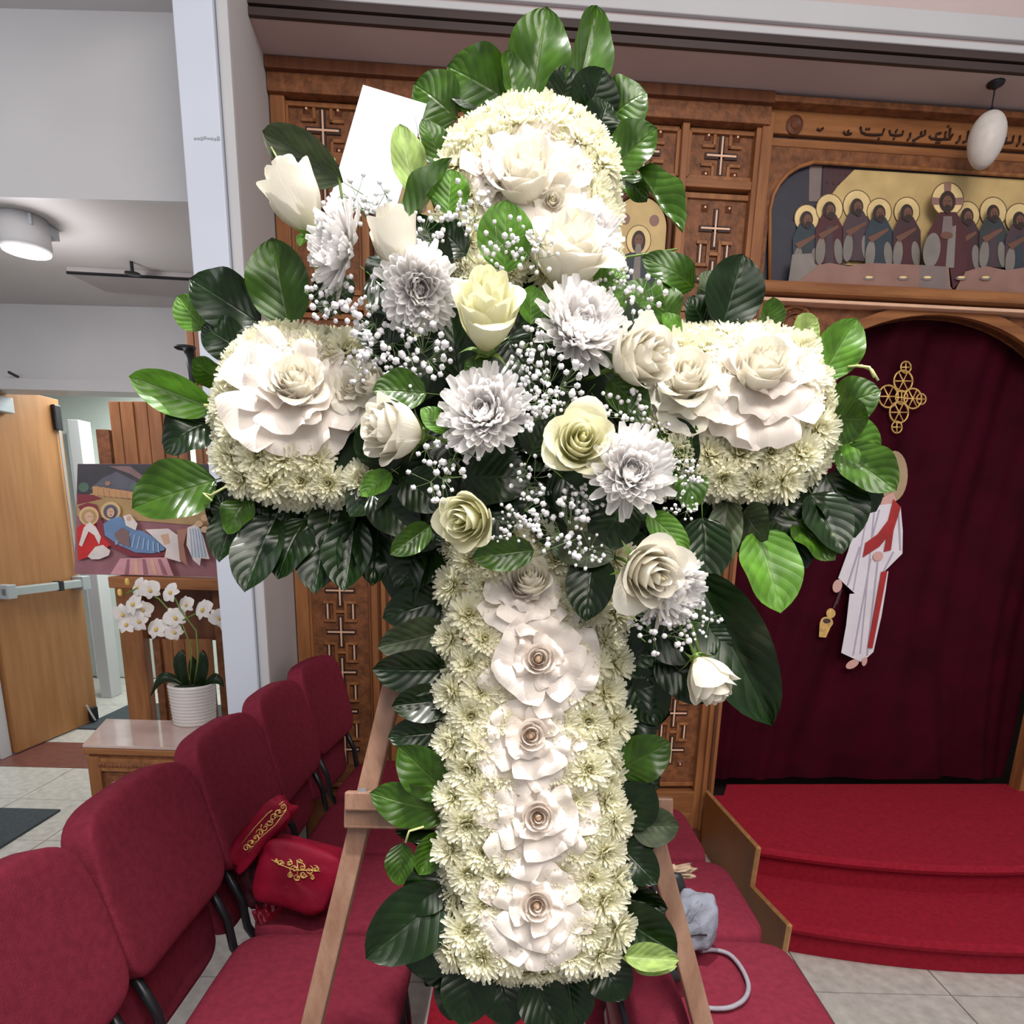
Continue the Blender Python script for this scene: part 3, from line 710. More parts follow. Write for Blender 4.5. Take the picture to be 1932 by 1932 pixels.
# ------------------------------------------------------------ easel
ES = .935
def EP(px, py, dd=0): return FD(px, py, ES+dd)
eb = FD(943, 459, ES)
es = thing('easel', (0, EP(966, 3000).y, 0), 'plain wooden A-frame easel holding the white flower cross', 'easel')
def bar(p, q, wd, th, nrm):
    p, q, nrm = V(p), V(q), V(nrm).normalized(); a = (q-p).normalized(); s = a.cross(nrm).normalized(); nrm = s.cross(a).normalized()
    c = [p-s*wd/2-nrm*th/2, p+s*wd/2-nrm*th/2, p+s*wd/2+nrm*th/2, p-s*wd/2+nrm*th/2]
    return MB().prism(c, q-p)
def down(p, q):   # extend p->q to the floor
    d = q-p; t = (0.0-p.z)/d.z; return p+d*t
for (x0, y0, x1, y1) in ((693, 1500, 589, 1932), (1236, 1590, 1325, 1932)):
    q = EP(x1, y1); top = EP(943+(x0-943)*.1, 459+(y0-459)*.1)
    bar(top, down(top, q), .024, .020, FW).obj('leg', EASEL, es, bevel=.002)
bl = EP(945, 480, .03)
bar(bl, (bl.x+.02, 1.45, 0.013), .022, .02, (0, 1, 0)).obj('leg', EASEL, es, bevel=.002)
b = bar(EP(652, 1541, -.018), EP(1268, 1553, -.018), .024, .018, FW).obj('crossbar', EASEL, es, bevel=.002)
b = bar(EP(652, 1510, -.030), EP(1268, 1522, -.030), .022, .014, FW).obj('ledge_lip', EASEL, es, bevel=.002)
bar(EP(652, 1527, -.02), EP(1268, 1539, -.02), .006, .012, FW).obj('slot_strip', METD, es)
bar(EP(677, 1494, -.03), EP(692, 1494, -.03), .008, .008, FW).obj('metal_clip', CHROME, es)
bar(EP(800, 900, .0), EP(1090, 905, .0), .03, .016, FW).obj('crossbar', EASEL, es, bevel=.002)
# ------------------------------------------------------------ flower meshes
def mum_mesh(name, R, rings, seed, wd, cup, mats, cen=.16, segs=4, closed=.0):
    """rings: list of (count, length factor, elevation angle from the axis in degrees)"""
    rr = random.Random(seed); m = MB()
    for ri, (n, L, el) in enumerate(rings):
        for k in range(n):
            az = 2*pi*(k+rr.uniform(-.3, .3)+ri*.37)/n; e = radians(el+rr.uniform(-8, 8)); l = R*L*rr.uniform(.86, 1.1)
            w0 = wd*rr.uniform(.8, 1.15); cv = cup*rr.uniform(.6, 1.4)
            ca, sa = cos(az), sin(az); vs = []; uv = []
            r0 = R*cen*min(1, sin(e)+.15); r = r0; z = 0.0
            st = l/segs
            for s in range(segs+1):
                t = s/segs
                ee = e-cv*t*t+ (0.25 if ri == 0 else 0)*t
                if s: r += st*sin(ee); z += st*cos(ee)
                ww = w0*(.35+.65*sin(min(1, t*1.25)*pi*.5))*(1 if t < .8 else (.85 if t < .99 else .5))
                tx, ty = -sa, ca
                up = ww*.35
                for q, h in ((-1, up), (0, 0), (1, up)):
                    nx = -cos(ee)*ca; ny = -cos(ee)*sa; nz = sin(ee)
                    vs.append(V((r*ca+tx*ww*q*.5+nx*h, r*sa+ty*ww*q*.5+ny*h, z+nz*h)))
                    uv.append(((q+1)/2, t*(.55+.45*(1-ri/len(rings))) if ri < len(rings)-1 else t*.6))
            fs = [(s*3+j, s*3+j+1, s*3+j+4, s*3+j+3) for s in range(segs) for j in range(2)]
            m.add(vs, fs, 0, uv)
    # centre: tiny pointed florets
    for k in range(14):
        a = k*2.4; r = R*.013*sqrt(k)*2.2
        c = V((r*cos(a), r*sin(a), R*.10)); s = R*.035
        m.add([c+V((s, 0, 0)), c+V((-s/2, s*.8, 0)), c+V((-s/2, -s*.8, 0)), c+V((r*.3*cos(a), r*.3*sin(a), R*.14))], [(0, 1, 3), (1, 2, 3), (2, 0, 3)], 1)
    return m.mesh(name, mats, True)
CRE = petal_mat('cream_petal', (.80, .77, .34), (.93, .91, .74), .45)
WHP = petal_mat('white_petal', (.80, .77, .36), (.94, .92, .91), .5, mid=.32)
CEN = mat('flower_centre', (.42, .40, .06), .7, .3, 60)
ROSEW = petal_mat('ivory_rose_petal', (.82, .76, .50), (.88, .84, .74), .30, .45, .5)
ROSEB = petal_mat('blush_rose_petal', (.84, .66, .50), (.88, .81, .75), .30, .45, .55)
ROSEY = petal_mat('lemon_rose_petal', (.76, .74, .34), (.88, .86, .64), .30, .45, .6)
CAL = mat('sepal_green', (.16, .26, .05), .5, .2, 30, trans=.15)
small = [mum_mesh('button_chrysanthemum', 1, [(20, 1.0, 88), (20, .97, 74), (18, .90, 60), (15, .78, 46), (12, .62, 33), (8, .45, 18)], s, .235, .30, [CRE, CEN], .1, 3) for s in range(5)]
bigm = [mum_mesh('chrysanthemum', 1, [(26, .98, 92), (28, .96, 80), (28, .90, 69), (26, .82, 58), (24, .70, 47), (20, .56, 36), (16, .42, 25), (9, .28, 10)], s, .235, .75, [WHP, CEN], .1, 4) for s in range(10, 13)]
def rose_mesh(name, op, mats, seed=0, np_=19):
    """bud rose, axis +Z, base at z=-1, radius about 1"""
    rr = random.Random(seed); m = MB()
    for k in range(np_):
        f = k/(np_-1.0)                          # 0 heart, 1 outermost
        az = k*2.39996+rr.uniform(-.2, .2)
        rad = .10+.86*f**.85; span = 2.9-1.1*f; hgt = 1.84-.12*f-.42*f**3*op
        fl = (f**1.8)*op*1.15*(1+.3*(k % 2)); lean = .05+.25*f*op; ph = rr.uniform(0, 6); wv = .03+.05*f
        def fn(a, b, rad=rad, span=span, hgt=hgt, fl=fl, az=az, f=f, ph=ph, wv=wv):
            u = a*2-1
            edge = 1-(.18*abs(u)**2.5 if f < .5 else .30*abs(u)**1.6)-.05*f*abs(u)
            t = b*edge
            prof = sin(min(1, t*1.35+.06)*pi/2)
            r = rad*prof*(1-.12*t*t)+fl*max(0, t-.62)**1.3*2.2+.035*u*(1-f)
            if f > .5: r -= .10*f*max(0, t-.93)*8*op*0
            th = az+u*span/2*(1-.25*max(0, t-.75)*4*.5)
            z = -1+hgt*t-fl*.9*max(0, t-.74)**1.2*2
            r += wv*sin(u*5+ph)*max(0, t-.6)
            z += wv*.6*sin(u*7+ph*2)*max(0, t-.7)
            return V((r*cos(th), r*sin(th), z))
        m.grid(fn, 9, 9, 0, lambda a, b, f=f: (a, min(1, b*(.55+.5*f))))
    m.sup(.10, .10, .8, 1, 1, 10, 8)
    return m.mesh(name, mats, True)
def reflex_mesh(name, mats, seed):
    """rose opened flat by hand: tight heart and wide wavy outer petals"""
    rr = random.Random(seed); m = MB()
    for k in range(9):
        f = k/8; az = k*2.4; rad = .05+.20*f
        def fn(a, b, rad=rad, az=az, f=f):
            u = a*2-1; t = b*(1-.2*u*u)
            r = rad*sin(min(1, t*1.5+.1)*pi/2)+f*.10*max(0, t-.7)*2
            th = az+u*(1.5-.3*f); return V((r*cos(th), r*sin(th), -.05+.50*t-.06*f))
        m.grid(fn, 7, 7, 0, lambda a, b, f=f: (a, .25+b*.5))
    m.sup(.07, .07, .26, 1, 1, 10, 8, Matrix.Translation((0, 0, .10)))
    off = rr.uniform(0, 6)
    for ri, (n, L, wd, el, z0) in enumerate(((3, .50, .74, 44, .02), (4, .76, .98, 64, -.01), (5, .98, 1.10, 82, -.05), (5, 1.04, 1.1, 98, -.12))):
        for k in range(n):
            az = off+2*pi*(k+rr.uniform(-.16, .16))/n+ri*.6; e = radians(el+rr.uniform(-8, 8)); ph = rr.uniform(0, 6); l = L*rr.uniform(.9, 1.08); w_ = wd*rr.uniform(.9, 1.1)
            rc = rr.uniform(.3, 1.2); fold = rr.uniform(-.10, .22)
            def fn(a, b, az=az, e=e, ph=ph, l=l, w_=w_, rc=rc, fold=fold, z0=z0):
                u = a*2-1; t = b*(1-.13*abs(u)**3)
                sx = w_*.5*u*sin(min(1, .22+t*.95)*pi*.52)*(1-.12*max(0, t-.85)*5)
                out = .08+l*t; h = z0+.10*u*u*t*1.1+fold*abs(u)*t*.6+.05*sin(u*5+ph)*t*t+.03*sin(t*8+ph*2+u*3)*t
                h += .035*sin(u*9+ph*3)*t*t+.05*max(0, 1-abs(u)*3)*t**3; h -= rc*max(0, t-.78)**1.5*1.4+rc*.35*max(0, abs(u)-.7)*t
                r = out*sin(e)-h*cos(e)*.6; z = out*cos(e)*.55+h
                return V((r*cos(az)-sx*sin(az), r*sin(az)+sx*cos(az), z))
            m.grid(fn, 15, 13, 0, lambda a, b: (a, .3+.7*b))
    return m.mesh(name, mats, True)
rosesI = [rose_mesh('rose', o_, [ROSEW], s) for s, o_ in ((1, .35), (2, .55), (3, .8))]
rosesY = [rose_mesh('rose', o_, [ROSEY], s) for s, o_ in ((4, .5), (5, .75))]
refl = [reflex_mesh('rose', [ROSEB if s % 2 else ROSEW], s) for s in range(20, 26)]
# calyx for side-on roses
_c = MB(); _c.lathe([(.06, -1.35), (.10, -1.1), (.28, -1.02), (.30, -.92), (.22, -.88)], 12)
_c.tube([(0, 0, -2.6), (.03, 0, -1.9), (0, 0, -1.05)], .055, 7)
for k in range(5):
    a = k*2*pi/5
    _c.grid(lambda p, q, a=a: V(((.26+.40*q+.25*q*q)*cos(a)-(p-.5)*.30*(1-q)*sin(a), (.26+.40*q+.25*q*q)*sin(a)+(p-.5)*.30*(1-q)*cos(a), -1.0+.32*q-.45*q*q*(1 if k % 2 else .3))), 2, 6)
CALM = _c.mesh('calyx', [CAL], True)
# ------------------------------------------------------------ leaves
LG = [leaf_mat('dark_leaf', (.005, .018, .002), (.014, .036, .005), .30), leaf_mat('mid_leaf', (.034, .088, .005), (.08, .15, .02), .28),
      leaf_mat('backlit_leaf', (.095, .235, .022), (.22, .40, .10), .38, .3), leaf_mat('pale_backlit_leaf', (.32, .45, .13), (.50, .60, .30), .55, .3),  # lighter greens: young leaves, with backlight painted into the colour
      leaf_mat('olive_leaf', (.055, .075, .035), (.09, .11, .06), .5)]
def leaf_mesh(seed, mt, curl, fold, wave, tipk=1.0):
    rr = random.Random(seed); m = MB(); ph = rr.uniform(0, 6)
    def fn(a, b):
        u = a*2-1; t = b
        w_ = .5*(sin(pi*min(1, t**.88*1.0))**.58) if 0 < t < 1 else 0
        if t > .86: w_ *= 1-.22*(t-.86)/.14*tipk
        x = w_*u
        z = fold*abs(x)*1.1-curl*(t-.45)**2+wave*sin(t*9+ph+(2 if u > 0 else 0))*abs(u)*.5*.6*w_*2+.015*sin(t*14)*abs(u)
        return V((x, t, z))
    m.grid(fn, 8, 14, 0); return m.mesh('leaf', [mt], True)
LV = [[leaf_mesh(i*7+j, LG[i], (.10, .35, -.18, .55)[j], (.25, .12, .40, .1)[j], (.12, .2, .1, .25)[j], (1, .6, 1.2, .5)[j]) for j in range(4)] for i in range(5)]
PTM = MB().tube([(0, -.28, -.03), (0, -.1, -.01), (0, .02, 0)], [.016, .014, .010], 6).mesh('petiole', [CAL], True)
# ------------------------------------------------------------ the floral cross
DC = .885
fc = thing('floral_cross', FD(1005, 1850, DC+.03), 'large standing cross of white roses and cream chrysanthemums ringed with green leaves', 'flower arrangement')
rnd = random.Random(11)
def quadblock(x0, y0, x1, y1, d0, d1):
    m = MB(); a = [FD(x0, y0, d0), FD(x1, y0, d0), FD(x1, y1, d0), FD(x0, y1, d0)]
    return m.prism(a, FW*(d1-d0)*KD)
fm = MB()
for q in ((885, 235, 1120, 1800), (455, 665, 1530, 905), (700, 560, 1230, 985)):
    b = quadblock(*q, DC-.005, DC+.040); fm.add(b.v, b.f)
fm.obj('foam_base', FOAM, fc, bevel=.006)
def orient(p, nrm, spin, s, sz=None):
    z = V(nrm).normalized(); x = (UP if abs(UP.dot(z)) < .9 else RT).cross(z).normalized(); y = z.cross(x)
    R_ = Matrix((x, y, z)).transposed().to_4x4() @ Matrix.Rotation(spin, 4, 'Z')
    return Matrix.Translation(p) @ R_ @ Matrix.Diagonal((s, s, sz or s, 1))
PX = DC*KD/FPX
def inside(x, y):
    """signed px distance inside the cross outline and the outward direction"""
    best = (-1e9, 0, 0)
    def rrect(x0, y0, x1, y1, r):
        cx = min(max(x, x0+r), x1-r); cy = min(max(y, y0+r), y1-r)
        dx, dy = x-cx, y-cy; d = sqrt(dx*dx+dy*dy)
        if d < 1e-6:
            e = min((x-x0, -1, 0), (x1-x, 1, 0), (y-y0, 0, -1), (y1-y, 0, 1)); return e
        return (r-d, dx/d, dy/d)
    for q in ((838, 188, 1166, 640, 150), (402, 612, 860, 958, 130), (1120, 608, 1578, 942, 130), (836, 960, 1178, 1852, 75)):
        e = rrect(*q)
        if e[0] > best[0]: best = e
    return best
big_spots = [(1000, 310), (550, 745), (1435, 720), (1010, 1110), (1015, 1245), (1000, 1385), (1015, 1540), (1015, 1700)]
pts_ = []
sp = 57
for j in range(40):
    for i in range(34):
        x = 370+sp*i+(sp/2 if j % 2 else 0)+rnd.uniform(-7, 7); y = 165+sp*.87*j+rnd.uniform(-7, 7)
        e = inside(x, y)
        if e[0] < 12: continue
        if 600 < x < 1230 and 520 < y < 985 and not (e[0] < 70 and (x < 700)): 
            if not (y < 600 and x > 1000): continue
        if any((x-a)**2+(y-b)**2 < 48**2 for a, b in big_spots): continue
        pts_.append((x, y, e))
# ring along the outline
def ringpts():
    out = []
    seqs = [[(838, 620), (838, 330), (860, 255), (905, 208), (965, 190), (1040, 190), (1100, 212), (1145, 260), (1165, 330), (1166, 540)],
            [(640, 625), (520, 612), (450, 640), (412, 700), (402, 780), (412, 850), (450, 905), (520, 945), (600, 955), (700, 935)],
            [(1250, 625), (1400, 610), (1490, 625), (1545, 680), (1575, 750), (1578, 820), (1550, 890), (1490, 930), (1400, 942), (1320, 925)],
            [(836, 1000), (838, 1200), (838, 1500), (838, 1760), (870, 1820), (930, 1848), (1010, 1855), (1090, 1845), (1150, 1810), (1175, 1750), (1170, 1500), (1170, 1170)]]
    for s in seqs:
        acc = 0; step_ = 42
        for (a, b), (c, d) in zip(s, s[1:]):
            L_ = sqrt((c-a)**2+(d-b)**2); t = (step_-acc) if acc else 0
            while t < L_:
                out.append((a+(c-a)*t/L_, b+(d-b)*t/L_)); t += step_
            acc = L_-(t-step_)
    return out
cnt = 0
allm = [(x, y, e, 0) for x, y, e in pts_]+[(x, y, inside(x, y), 1) for x, y in ringpts()]+[(x-inside(x, y)[1]*44, y-inside(x, y)[2]*44, (44, *inside(x, y)[1:]), 2) for x, y in ringpts()[::2] if y < 760 and not 650 < x < 700]
for (x, y, e, ring) in allm:
    k = max(0, min(1, e[0]/60))
    tilt = (1-k)*1.0+(.35 if ring == 1 else (.45 if ring else 0))
    nrm = cdir(e[1]*tilt+rnd.uniform(-.22, .22), -e[2]*tilt+rnd.uniform(-.22, .22), 1)
    d = DC-.018*k-rnd.uniform(0, .008)+(.014 if ring == 1 else 0)
    if ring == 1: x -= e[1]*20; y -= e[2]*20
    s = rnd.uniform(36, 43)*PX
    if y > 1380 and x < 920: s *= 1.08
    o = inst('button_chrysanthemum', small[rnd.randrange(5)], fc, orient(FD(x, y, d), nrm, rnd.uniform(0, 6.28), s))
    cnt += 1
print('small mums', cnt)
# large chrysanthemums: px, py, radius px, facing (dx,dy,dz), depth
for i, (x, y, r, dr, d, lb) in enumerate((
        (652, 470, 92, (-.75, .0, .55), .80, 'large white chrysanthemum facing left at the upper left of the bouquet'),
        (790, 545, 84, (.25, -.45, .75), .79, 'large white chrysanthemum below the pointed rosebud'),
        (1092, 625, 98, (.25, .15, .9), .795, 'large white chrysanthemum right of the upright rose'),
        (915, 785, 96, (-.15, .05, 1), .775, 'large white chrysanthemum in the middle of the bouquet'),
        (1188, 895, 92, (.05, .0, 1), .775, 'large white chrysanthemum beside the lemon rose'),
        (1262, 1112, 82, (.6, -.35, .6), .80, 'white chrysanthemum behind the low rose'),
        (1110, 448, 72, (.5, .2, .9), .845, None))):
    o = inst('chrysanthemum', bigm[i % 3], fc, orient(FD(x, y, d), cdir(*dr), i*1.3, r*d*KD/FPX*.92))
    if lb: o['label'] = lb
    if i == 6: o.data = bigm[0]
# open flat roses
for i, (x, y, r, dr, d, m_) in enumerate(((998, 322, 118, (0, .25, 1), .852, 1), (548, 745, 122, (.05, .15, 1), .85, 1), (1438, 722, 118, (.05, .25, 1), .85, 5), (1312, 735, 88, (-.1, .2, 1), .852, 2),
        (985, 1115, 96, (0, .35, 1), .865, 3), (1015, 1245, 112, (0, .05, 1), .852, 3), (1000, 1388, 106, (.05, .1, 1), .855, 5), (1015, 1540, 108, (0, .1, 1), .855, 1), (1012, 1706, 108, (0, .2, 1), .855, 5), (662, 738, 66, (.1, .1, 1), .855, 0),
        (925, 330, 60, (-.5, .1, .8), .850, 3), (1040, 385, 70, (.1, -.3, 1), .842, 2))):
    o = inst('rose', refl[m_], fc, orient(FD(x, y, d), cdir(*dr), i*1.1+.4, r*d*KD/FPX))
    o['label'] = ['blush white rose folded wide open', 'ivory rose folded wide open'][i % 2]
# bud roses: px,py, radius px, axis, depth, kind, mesh
for i, (x, y, r, dr, d, ms, el, lb) in enumerate((
        (556, 368, 58, (-.45, .85, .35), .82, rosesI[0], 1.25, 'cream rosebud standing apart at the far upper left'),
        (745, 450, 50, (-.15, .92, .35), .77, rosesI[0], 1.35, 'pointed cream rosebud in front of two chrysanthemums'),
        (918, 582, 64, (.05, .52, .85), .76, rosesY[1], 1.35, 'upright pale lemon rose above the bouquet centre'),
        (1075, 470, 76, (.15, .55, .8), .80, rosesI[2], 1.0, 'wide ivory rose below the top block'),
        (1212, 672, 64, (.55, -.1, .8), .785, rosesI[1], 1.1, 'ivory rose turned right beside the right arm'),
        (1095, 832, 60, (.05, -.05, 1), .765, rosesY[1], 1.0, 'pale lemon rose facing straight forward'),
        (738, 808, 62, (-.75, -.05, .65), .785, rosesI[1], 1.1, 'ivory rose facing left below the single green leaf'),
        (880, 980, 55, (-.4, -.35, .85), .785, rosesY[0], 1.05, 'small cream rose facing down left above the column'),
        (1228, 1082, 66, (.25, -.35, .9), .77, rosesI[2], 1.1, 'full ivory rose low on the right of the bouquet'),
        (1338, 1285, 48, (.35, -.85, .35), .80, rosesI[0], 1.15, 'white rosebud hanging down on the right'),
        (1000, 1092, 42, (-.05, .35, .9), .845, rosesI[0], 1.0, None), (1440, 690, 56, (.0, .4, .9), .825, rosesI[1], 1.0, None), (990, 330, 58, (-.2, .4, .9), .825, rosesI[1], 1.0, None),
        (1295, 710, 52, (-.1, .3, 1), .83, rosesI[2], 1.0, None), (560, 720, 50, (.1, .3, 1), .83, rosesI[2], 1.0, None), (700, 720, 30, (-.4, .2, 1), .83, rosesI[0], 1.0, None))):
    s = r*d*KD/FPX; mw = orient(FD(x, y, d), cdir(*dr), i*.9, s, s*el)
    o = inst('rose', ms, fc, mw)
    if lb: o['label'] = lb
    if i in (0, 1, 2, 4, 6, 8, 9): inst('calyx', CALM, o, mw)
# ------------------------------------------------------------ leaves: base, tip, width px, tone, variant, depth base, depth tip, roll
LF = [
(1000, 215, 1032, 10, 118, 1, 0, .90, .87, .1), (962, 190, 842, 120, 100, 1, 1, .905, .89, -.5), (975, 205, 953, 98, 60, 1, 2, .89, .87, .4), (1085, 215, 1120, 20, 78, 1, 2, .91, .90, .3),
(1060, 215, 1072, 120, 74, 0, 1, .90, .87, .2), (1105, 225, 1140, 128, 95, 0, 0, .905, .88, .3), (1148, 222, 1220, 168, 98, 1, 3, .91, .89, .2), (1152, 318, 1240, 240, 92, 1, 0, .90, .87, .0),
(1125, 255, 1150, 185, 74, 0, 3, .90, .89, .3), (1200, 325, 1284, 447, 62, 1, 2, .90, .885, -.3), (1165, 325, 1222, 375, 56, 1, 1, .905, .90, -.2), (862, 222, 780, 152, 100, 1, 3, .91, .89, -.2),
(905, 200, 848, 150, 62, 0, 0, .91, .90, 0), (840, 315, 798, 222, 58, 1, 1, .90, .87, .3), (782, 372, 755, 232, 64, 3, 0, .86, .84, .2), (768, 445, 858, 306, 60, 1, 2, .84, .82, -.5),
(846, 405, 852, 318, 78, 2, 0, .84, .83, .1), (952, 515, 955, 376, 106, 2, 0, .80, .775, .1), (845, 525, 790, 398, 60, 0, 1, .84, .82, 0), (650, 345, 500, 250, 66, 4, 2, .865, .85, -.6),
(1000, 612, 1002, 538, 62, 2, 2, .80, .785, .5), (545, 618, 512, 447, 118, 1, 0, .90, .87, .1), (490, 610, 352, 520, 104, 0, 1, .90, .88, -.2), (385, 622, 334, 558, 62, 2, 0, .91, .90, -.1),
(465, 665, 375, 610, 80, 0, 3, .90, .89, -.1), (425, 725, 362, 680, 52, 1, 1, .90, .87, -.7), (405, 772, 246, 710, 74, 2, 2, .905, .87, -.2), (395, 790, 305, 845, 92, 0, 3, .90, .88, 0), (408, 905, 248, 958, 112, 1, 0, .89, .86, 0),
(440, 985, 405, 930, 50, 0, 1, .90, .89, 0), (470, 935, 425, 1005, 64, 1, 1, .89, .88, 0), (450, 950, 412, 1060, 70, 0, 0, .90, .89, .1), (520, 975, 460, 1116, 96, 0, 0, .90, .87, .1), (575, 975, 520, 1088, 88, 0, 1, .895, .87, 0), (620, 985, 592, 1120, 94, 0, 0, .90, .88, .1),
(670, 985, 652, 1118, 96, 0, 2, .895, .88, 0), (715, 970, 702, 1105, 84, 0, 0, .90, .88, -.1), (765, 975, 760, 1150, 96, 0, 1, .90, .88, .1), (560, 930, 500, 1040, 90, 0, 3, .91, .90, 0), (650, 930, 620, 1050, 90, 0, 2, .91, .90, 0),
(812, 992, 736, 1046, 46, 1, 0, .83, .81, -.5), (700, 930, 790, 1010, 90, 0, 0, .85, .84, 0), (835, 1020, 742, 1110, 96, 0, 0, .90, .88, .1), (845, 1130, 722, 1165, 84, 0, 1, .90, .88, 0), (842, 1190, 712, 1222, 84, 4, 0, .90, .87, -.3),
(845, 1265, 702, 1264, 88, 0, 0, .895, .87, -.2), (850, 1320, 738, 1332, 74, 0, 2, .90, .88, 0), (848, 1380, 732, 1392, 76, 0, 1, .90, .88, 0), (848, 1500, 752, 1408, 92, 1, 0, .895, .87, .1), (845, 1535, 698, 1500, 90, 1, 1, .90, .87, -.1),
(760, 1590, 752, 1672, 56, 1, 0, .91, .90, .1), (835, 1570, 790, 1650, 60, 1, 2, .90, .89, 0), (850, 1640, 760, 1720, 90, 0, 1, .90, .88, 0), (850, 1680, 690, 1810, 130, 0, 0, .90, .86, .1), (860, 1740, 780, 1840, 110, 0, 1, .90, .88, 0),
(900, 1800, 868, 1935, 104, 0, 0, .90, .88, .1), (940, 1820, 962, 1940, 100, 0, 1, .91, .89, 0), (1000, 1835, 1050, 1945, 96, 0, 2, .90, .89, 0), (1070, 1830, 1085, 1940, 92, 0, 0, .905, .89, 0), (1120, 1800, 1182, 1888, 92, 0, 1, .90, .88, 0), (880, 1830, 845, 1930, 90, 0, 3, .91, .90, 0),
(1155, 1720, 1278, 1800, 112, 0, 0, .90, .87, 0), (1178, 1805, 1282, 1812, 48, 3, 2, .875, .86, -.4), (1196, 1828, 1278, 1822, 26, 3, 1, .88, .87, -.5), (1165, 1590, 1240, 1668, 78, 0, 1, .90, .87, 0), (1190, 1560, 1282, 1558, 74, 4, 2, .90, .89, -.2), (1165, 1550, 1232, 1480, 96, 0, 0, .90, .88, 0),
(1165, 1455, 1264, 1402, 92, 1, 1, .895, .87, 0), (1160, 1380, 1245, 1350, 84, 0, 3, .90, .88, 0), (1160, 1310, 1255, 1290, 90, 0, 1, .90, .88, 0), (1160, 1230, 1268, 1240, 96, 0, 0, .90, .89, 0), (1190, 1190, 1300, 1300, 96, 0, 1, .90, .89, 0), (1200, 1260, 1240, 1370, 90, 0, 2, .90, .89, 0),
(1310, 1080, 1458, 1370, 132, 0, 0, .86, .84, .2), (1240, 1230, 1345, 1322, 96, 0, 1, .875, .87, 0), (1270, 1120, 1350, 1250, 100, 0, 3, .87, .86, 0), (1120, 1045, 1105, 1172, 92, 0, 0, .835, .82, .1), (1008, 1038, 890, 1052, 62, 1, 0, .81, .80, -.3), (1040, 1030, 1160, 1050, 66, 4, 1, .83, .82, 0),
(1222, 968, 1300, 1040, 54, 2, 1, .80, .79, .1), (1325, 975, 1330, 1110, 96, 0, 0, .87, .87, 0), (1375, 945, 1352, 1088, 66, 4, 0, .89, .87, .2), (1428, 1000, 1474, 1156, 114, 2, 0, .875, .85, .1), (1400, 960, 1440, 1020, 50, 4, 3, .88, .86, 1.0),
(1480, 940, 1515, 1080, 96, 0, 1, .90, .89, 0), (1530, 930, 1590, 1045, 92, 0, 0, .895, .87, 0), (1500, 980, 1580, 1052, 80, 1, 1, .89, .87, -.3), (1560, 890, 1618, 1010, 96, 0, 1, .90, .88, 0), (1585, 850, 1692, 925, 86, 1, 0, .895, .86, .2), (1580, 880, 1660, 960, 92, 0, 3, .90, .89, 0),
(1560, 820, 1662, 850, 84, 2, 1, .90, .87, .4), (1562, 775, 1662, 735, 88, 1, 3, .895, .86, .1), (1548, 715, 1618, 600, 88, 2, 0, .895, .87, 0), (1570, 790, 1640, 790, 60, 1, 2, .88, .86, .8), (1500, 640, 1545, 600, 54, 3, 1, .90, .89, .5), (1440, 940, 1480, 1040, 90, 0, 3, .90, .89, 0),
(1362, 620, 1402, 478, 116, 0, 0, .89, .865, .1), (1335, 620, 1300, 560, 74, 0, 1, .90, .88, 0), (1335, 605, 1345, 505, 66, 4, 1, .905, .90, .5), (1445, 622, 1456, 560, 54, 1, 2, .90, .88, .5), (1265, 620, 1245, 520, 66, 1, 1, .88, .86, .2), (1315, 540, 1218, 480, 62, 1, 3, .885, .86, -.2),
(1235, 575, 1170, 540, 56, 1, 0, .85, .84, .3), (1280, 640, 1250, 590, 40, 2, 0, .87, .86, .3), (805, 742, 703, 735, 76, 1, 0, .80, .785, 0), (842, 815, 795, 768, 46, 2, 1, .80, .79, .2), (738, 892, 680, 936, 46, 2, 0, .81, .80, 0), (870, 735, 850, 590, 84, 0, 0, .83, .82, 0), (930, 720, 880, 680, 60, 1, 3, .82, .80, 0),
(1150, 715, 1222, 790, 74, 1, 1, .81, .80, 0), (870, 900, 1000, 900, 120, 0, 1, .84, .83, 0), (960, 640, 1010, 740, 110, 0, 0, .84, .83, 0), (1120, 555, 1180, 510, 60, 2, 3, .83, .82, 0), (1140, 600, 1175, 545, 50, 2, 1, .82, .81, .2), (700, 520, 780, 590, 90, 0, 0, .83, .82, 0), (760, 470, 700, 560, 80, 0, 1, .84, .83, 0),
(1060, 900, 1130, 960, 110, 0, 0, .84, .83, 0), (1180, 940, 1130, 1040, 100, 0, 0, .84, .84, 0), (900, 930, 960, 1010, 100, 0, 1, .84, .83, 0), (760, 900, 840, 960, 90, 0, 0, .84, .83, 0), (1130, 760, 1180, 830, 90, 0, 0, .83, .83, 0), (1250, 780, 1300, 880, 80, 1, 0, .86, .85, 0), (1290, 860, 1310, 960, 70, 1, 1, .86, .85, 0),
(830, 640, 780, 760, 100, 0, 0, .84, .84, 0), (640, 520, 620, 600, 90, 0, 0, .86, .85, 0), (580, 440, 565, 465, 24, 2, 0, .83, .82, 0), (1220, 1180, 1320, 1240, 90, 0, 0, .86, .86, 0), (880, 480, 820, 420, 70, 0, 1, .84, .83, 0), (1280, 1120, 1312, 1175, 44, 1, 2, .84, .82, .4), (1330, 1180, 1390, 1240, 60, 0, 1, .85, .85, 0),
(1020, 560, 1060, 640, 70, 1, 0, .82, .81, 0), (1000, 860, 1040, 780, 80, 0, 0, .83, .82, 0), (740, 660, 680, 600, 70, 0, 0, .85, .85, 0), (1110, 740, 1060, 800, 80, 0, 1, .83, .82, 0)]
lr = random.Random(5)
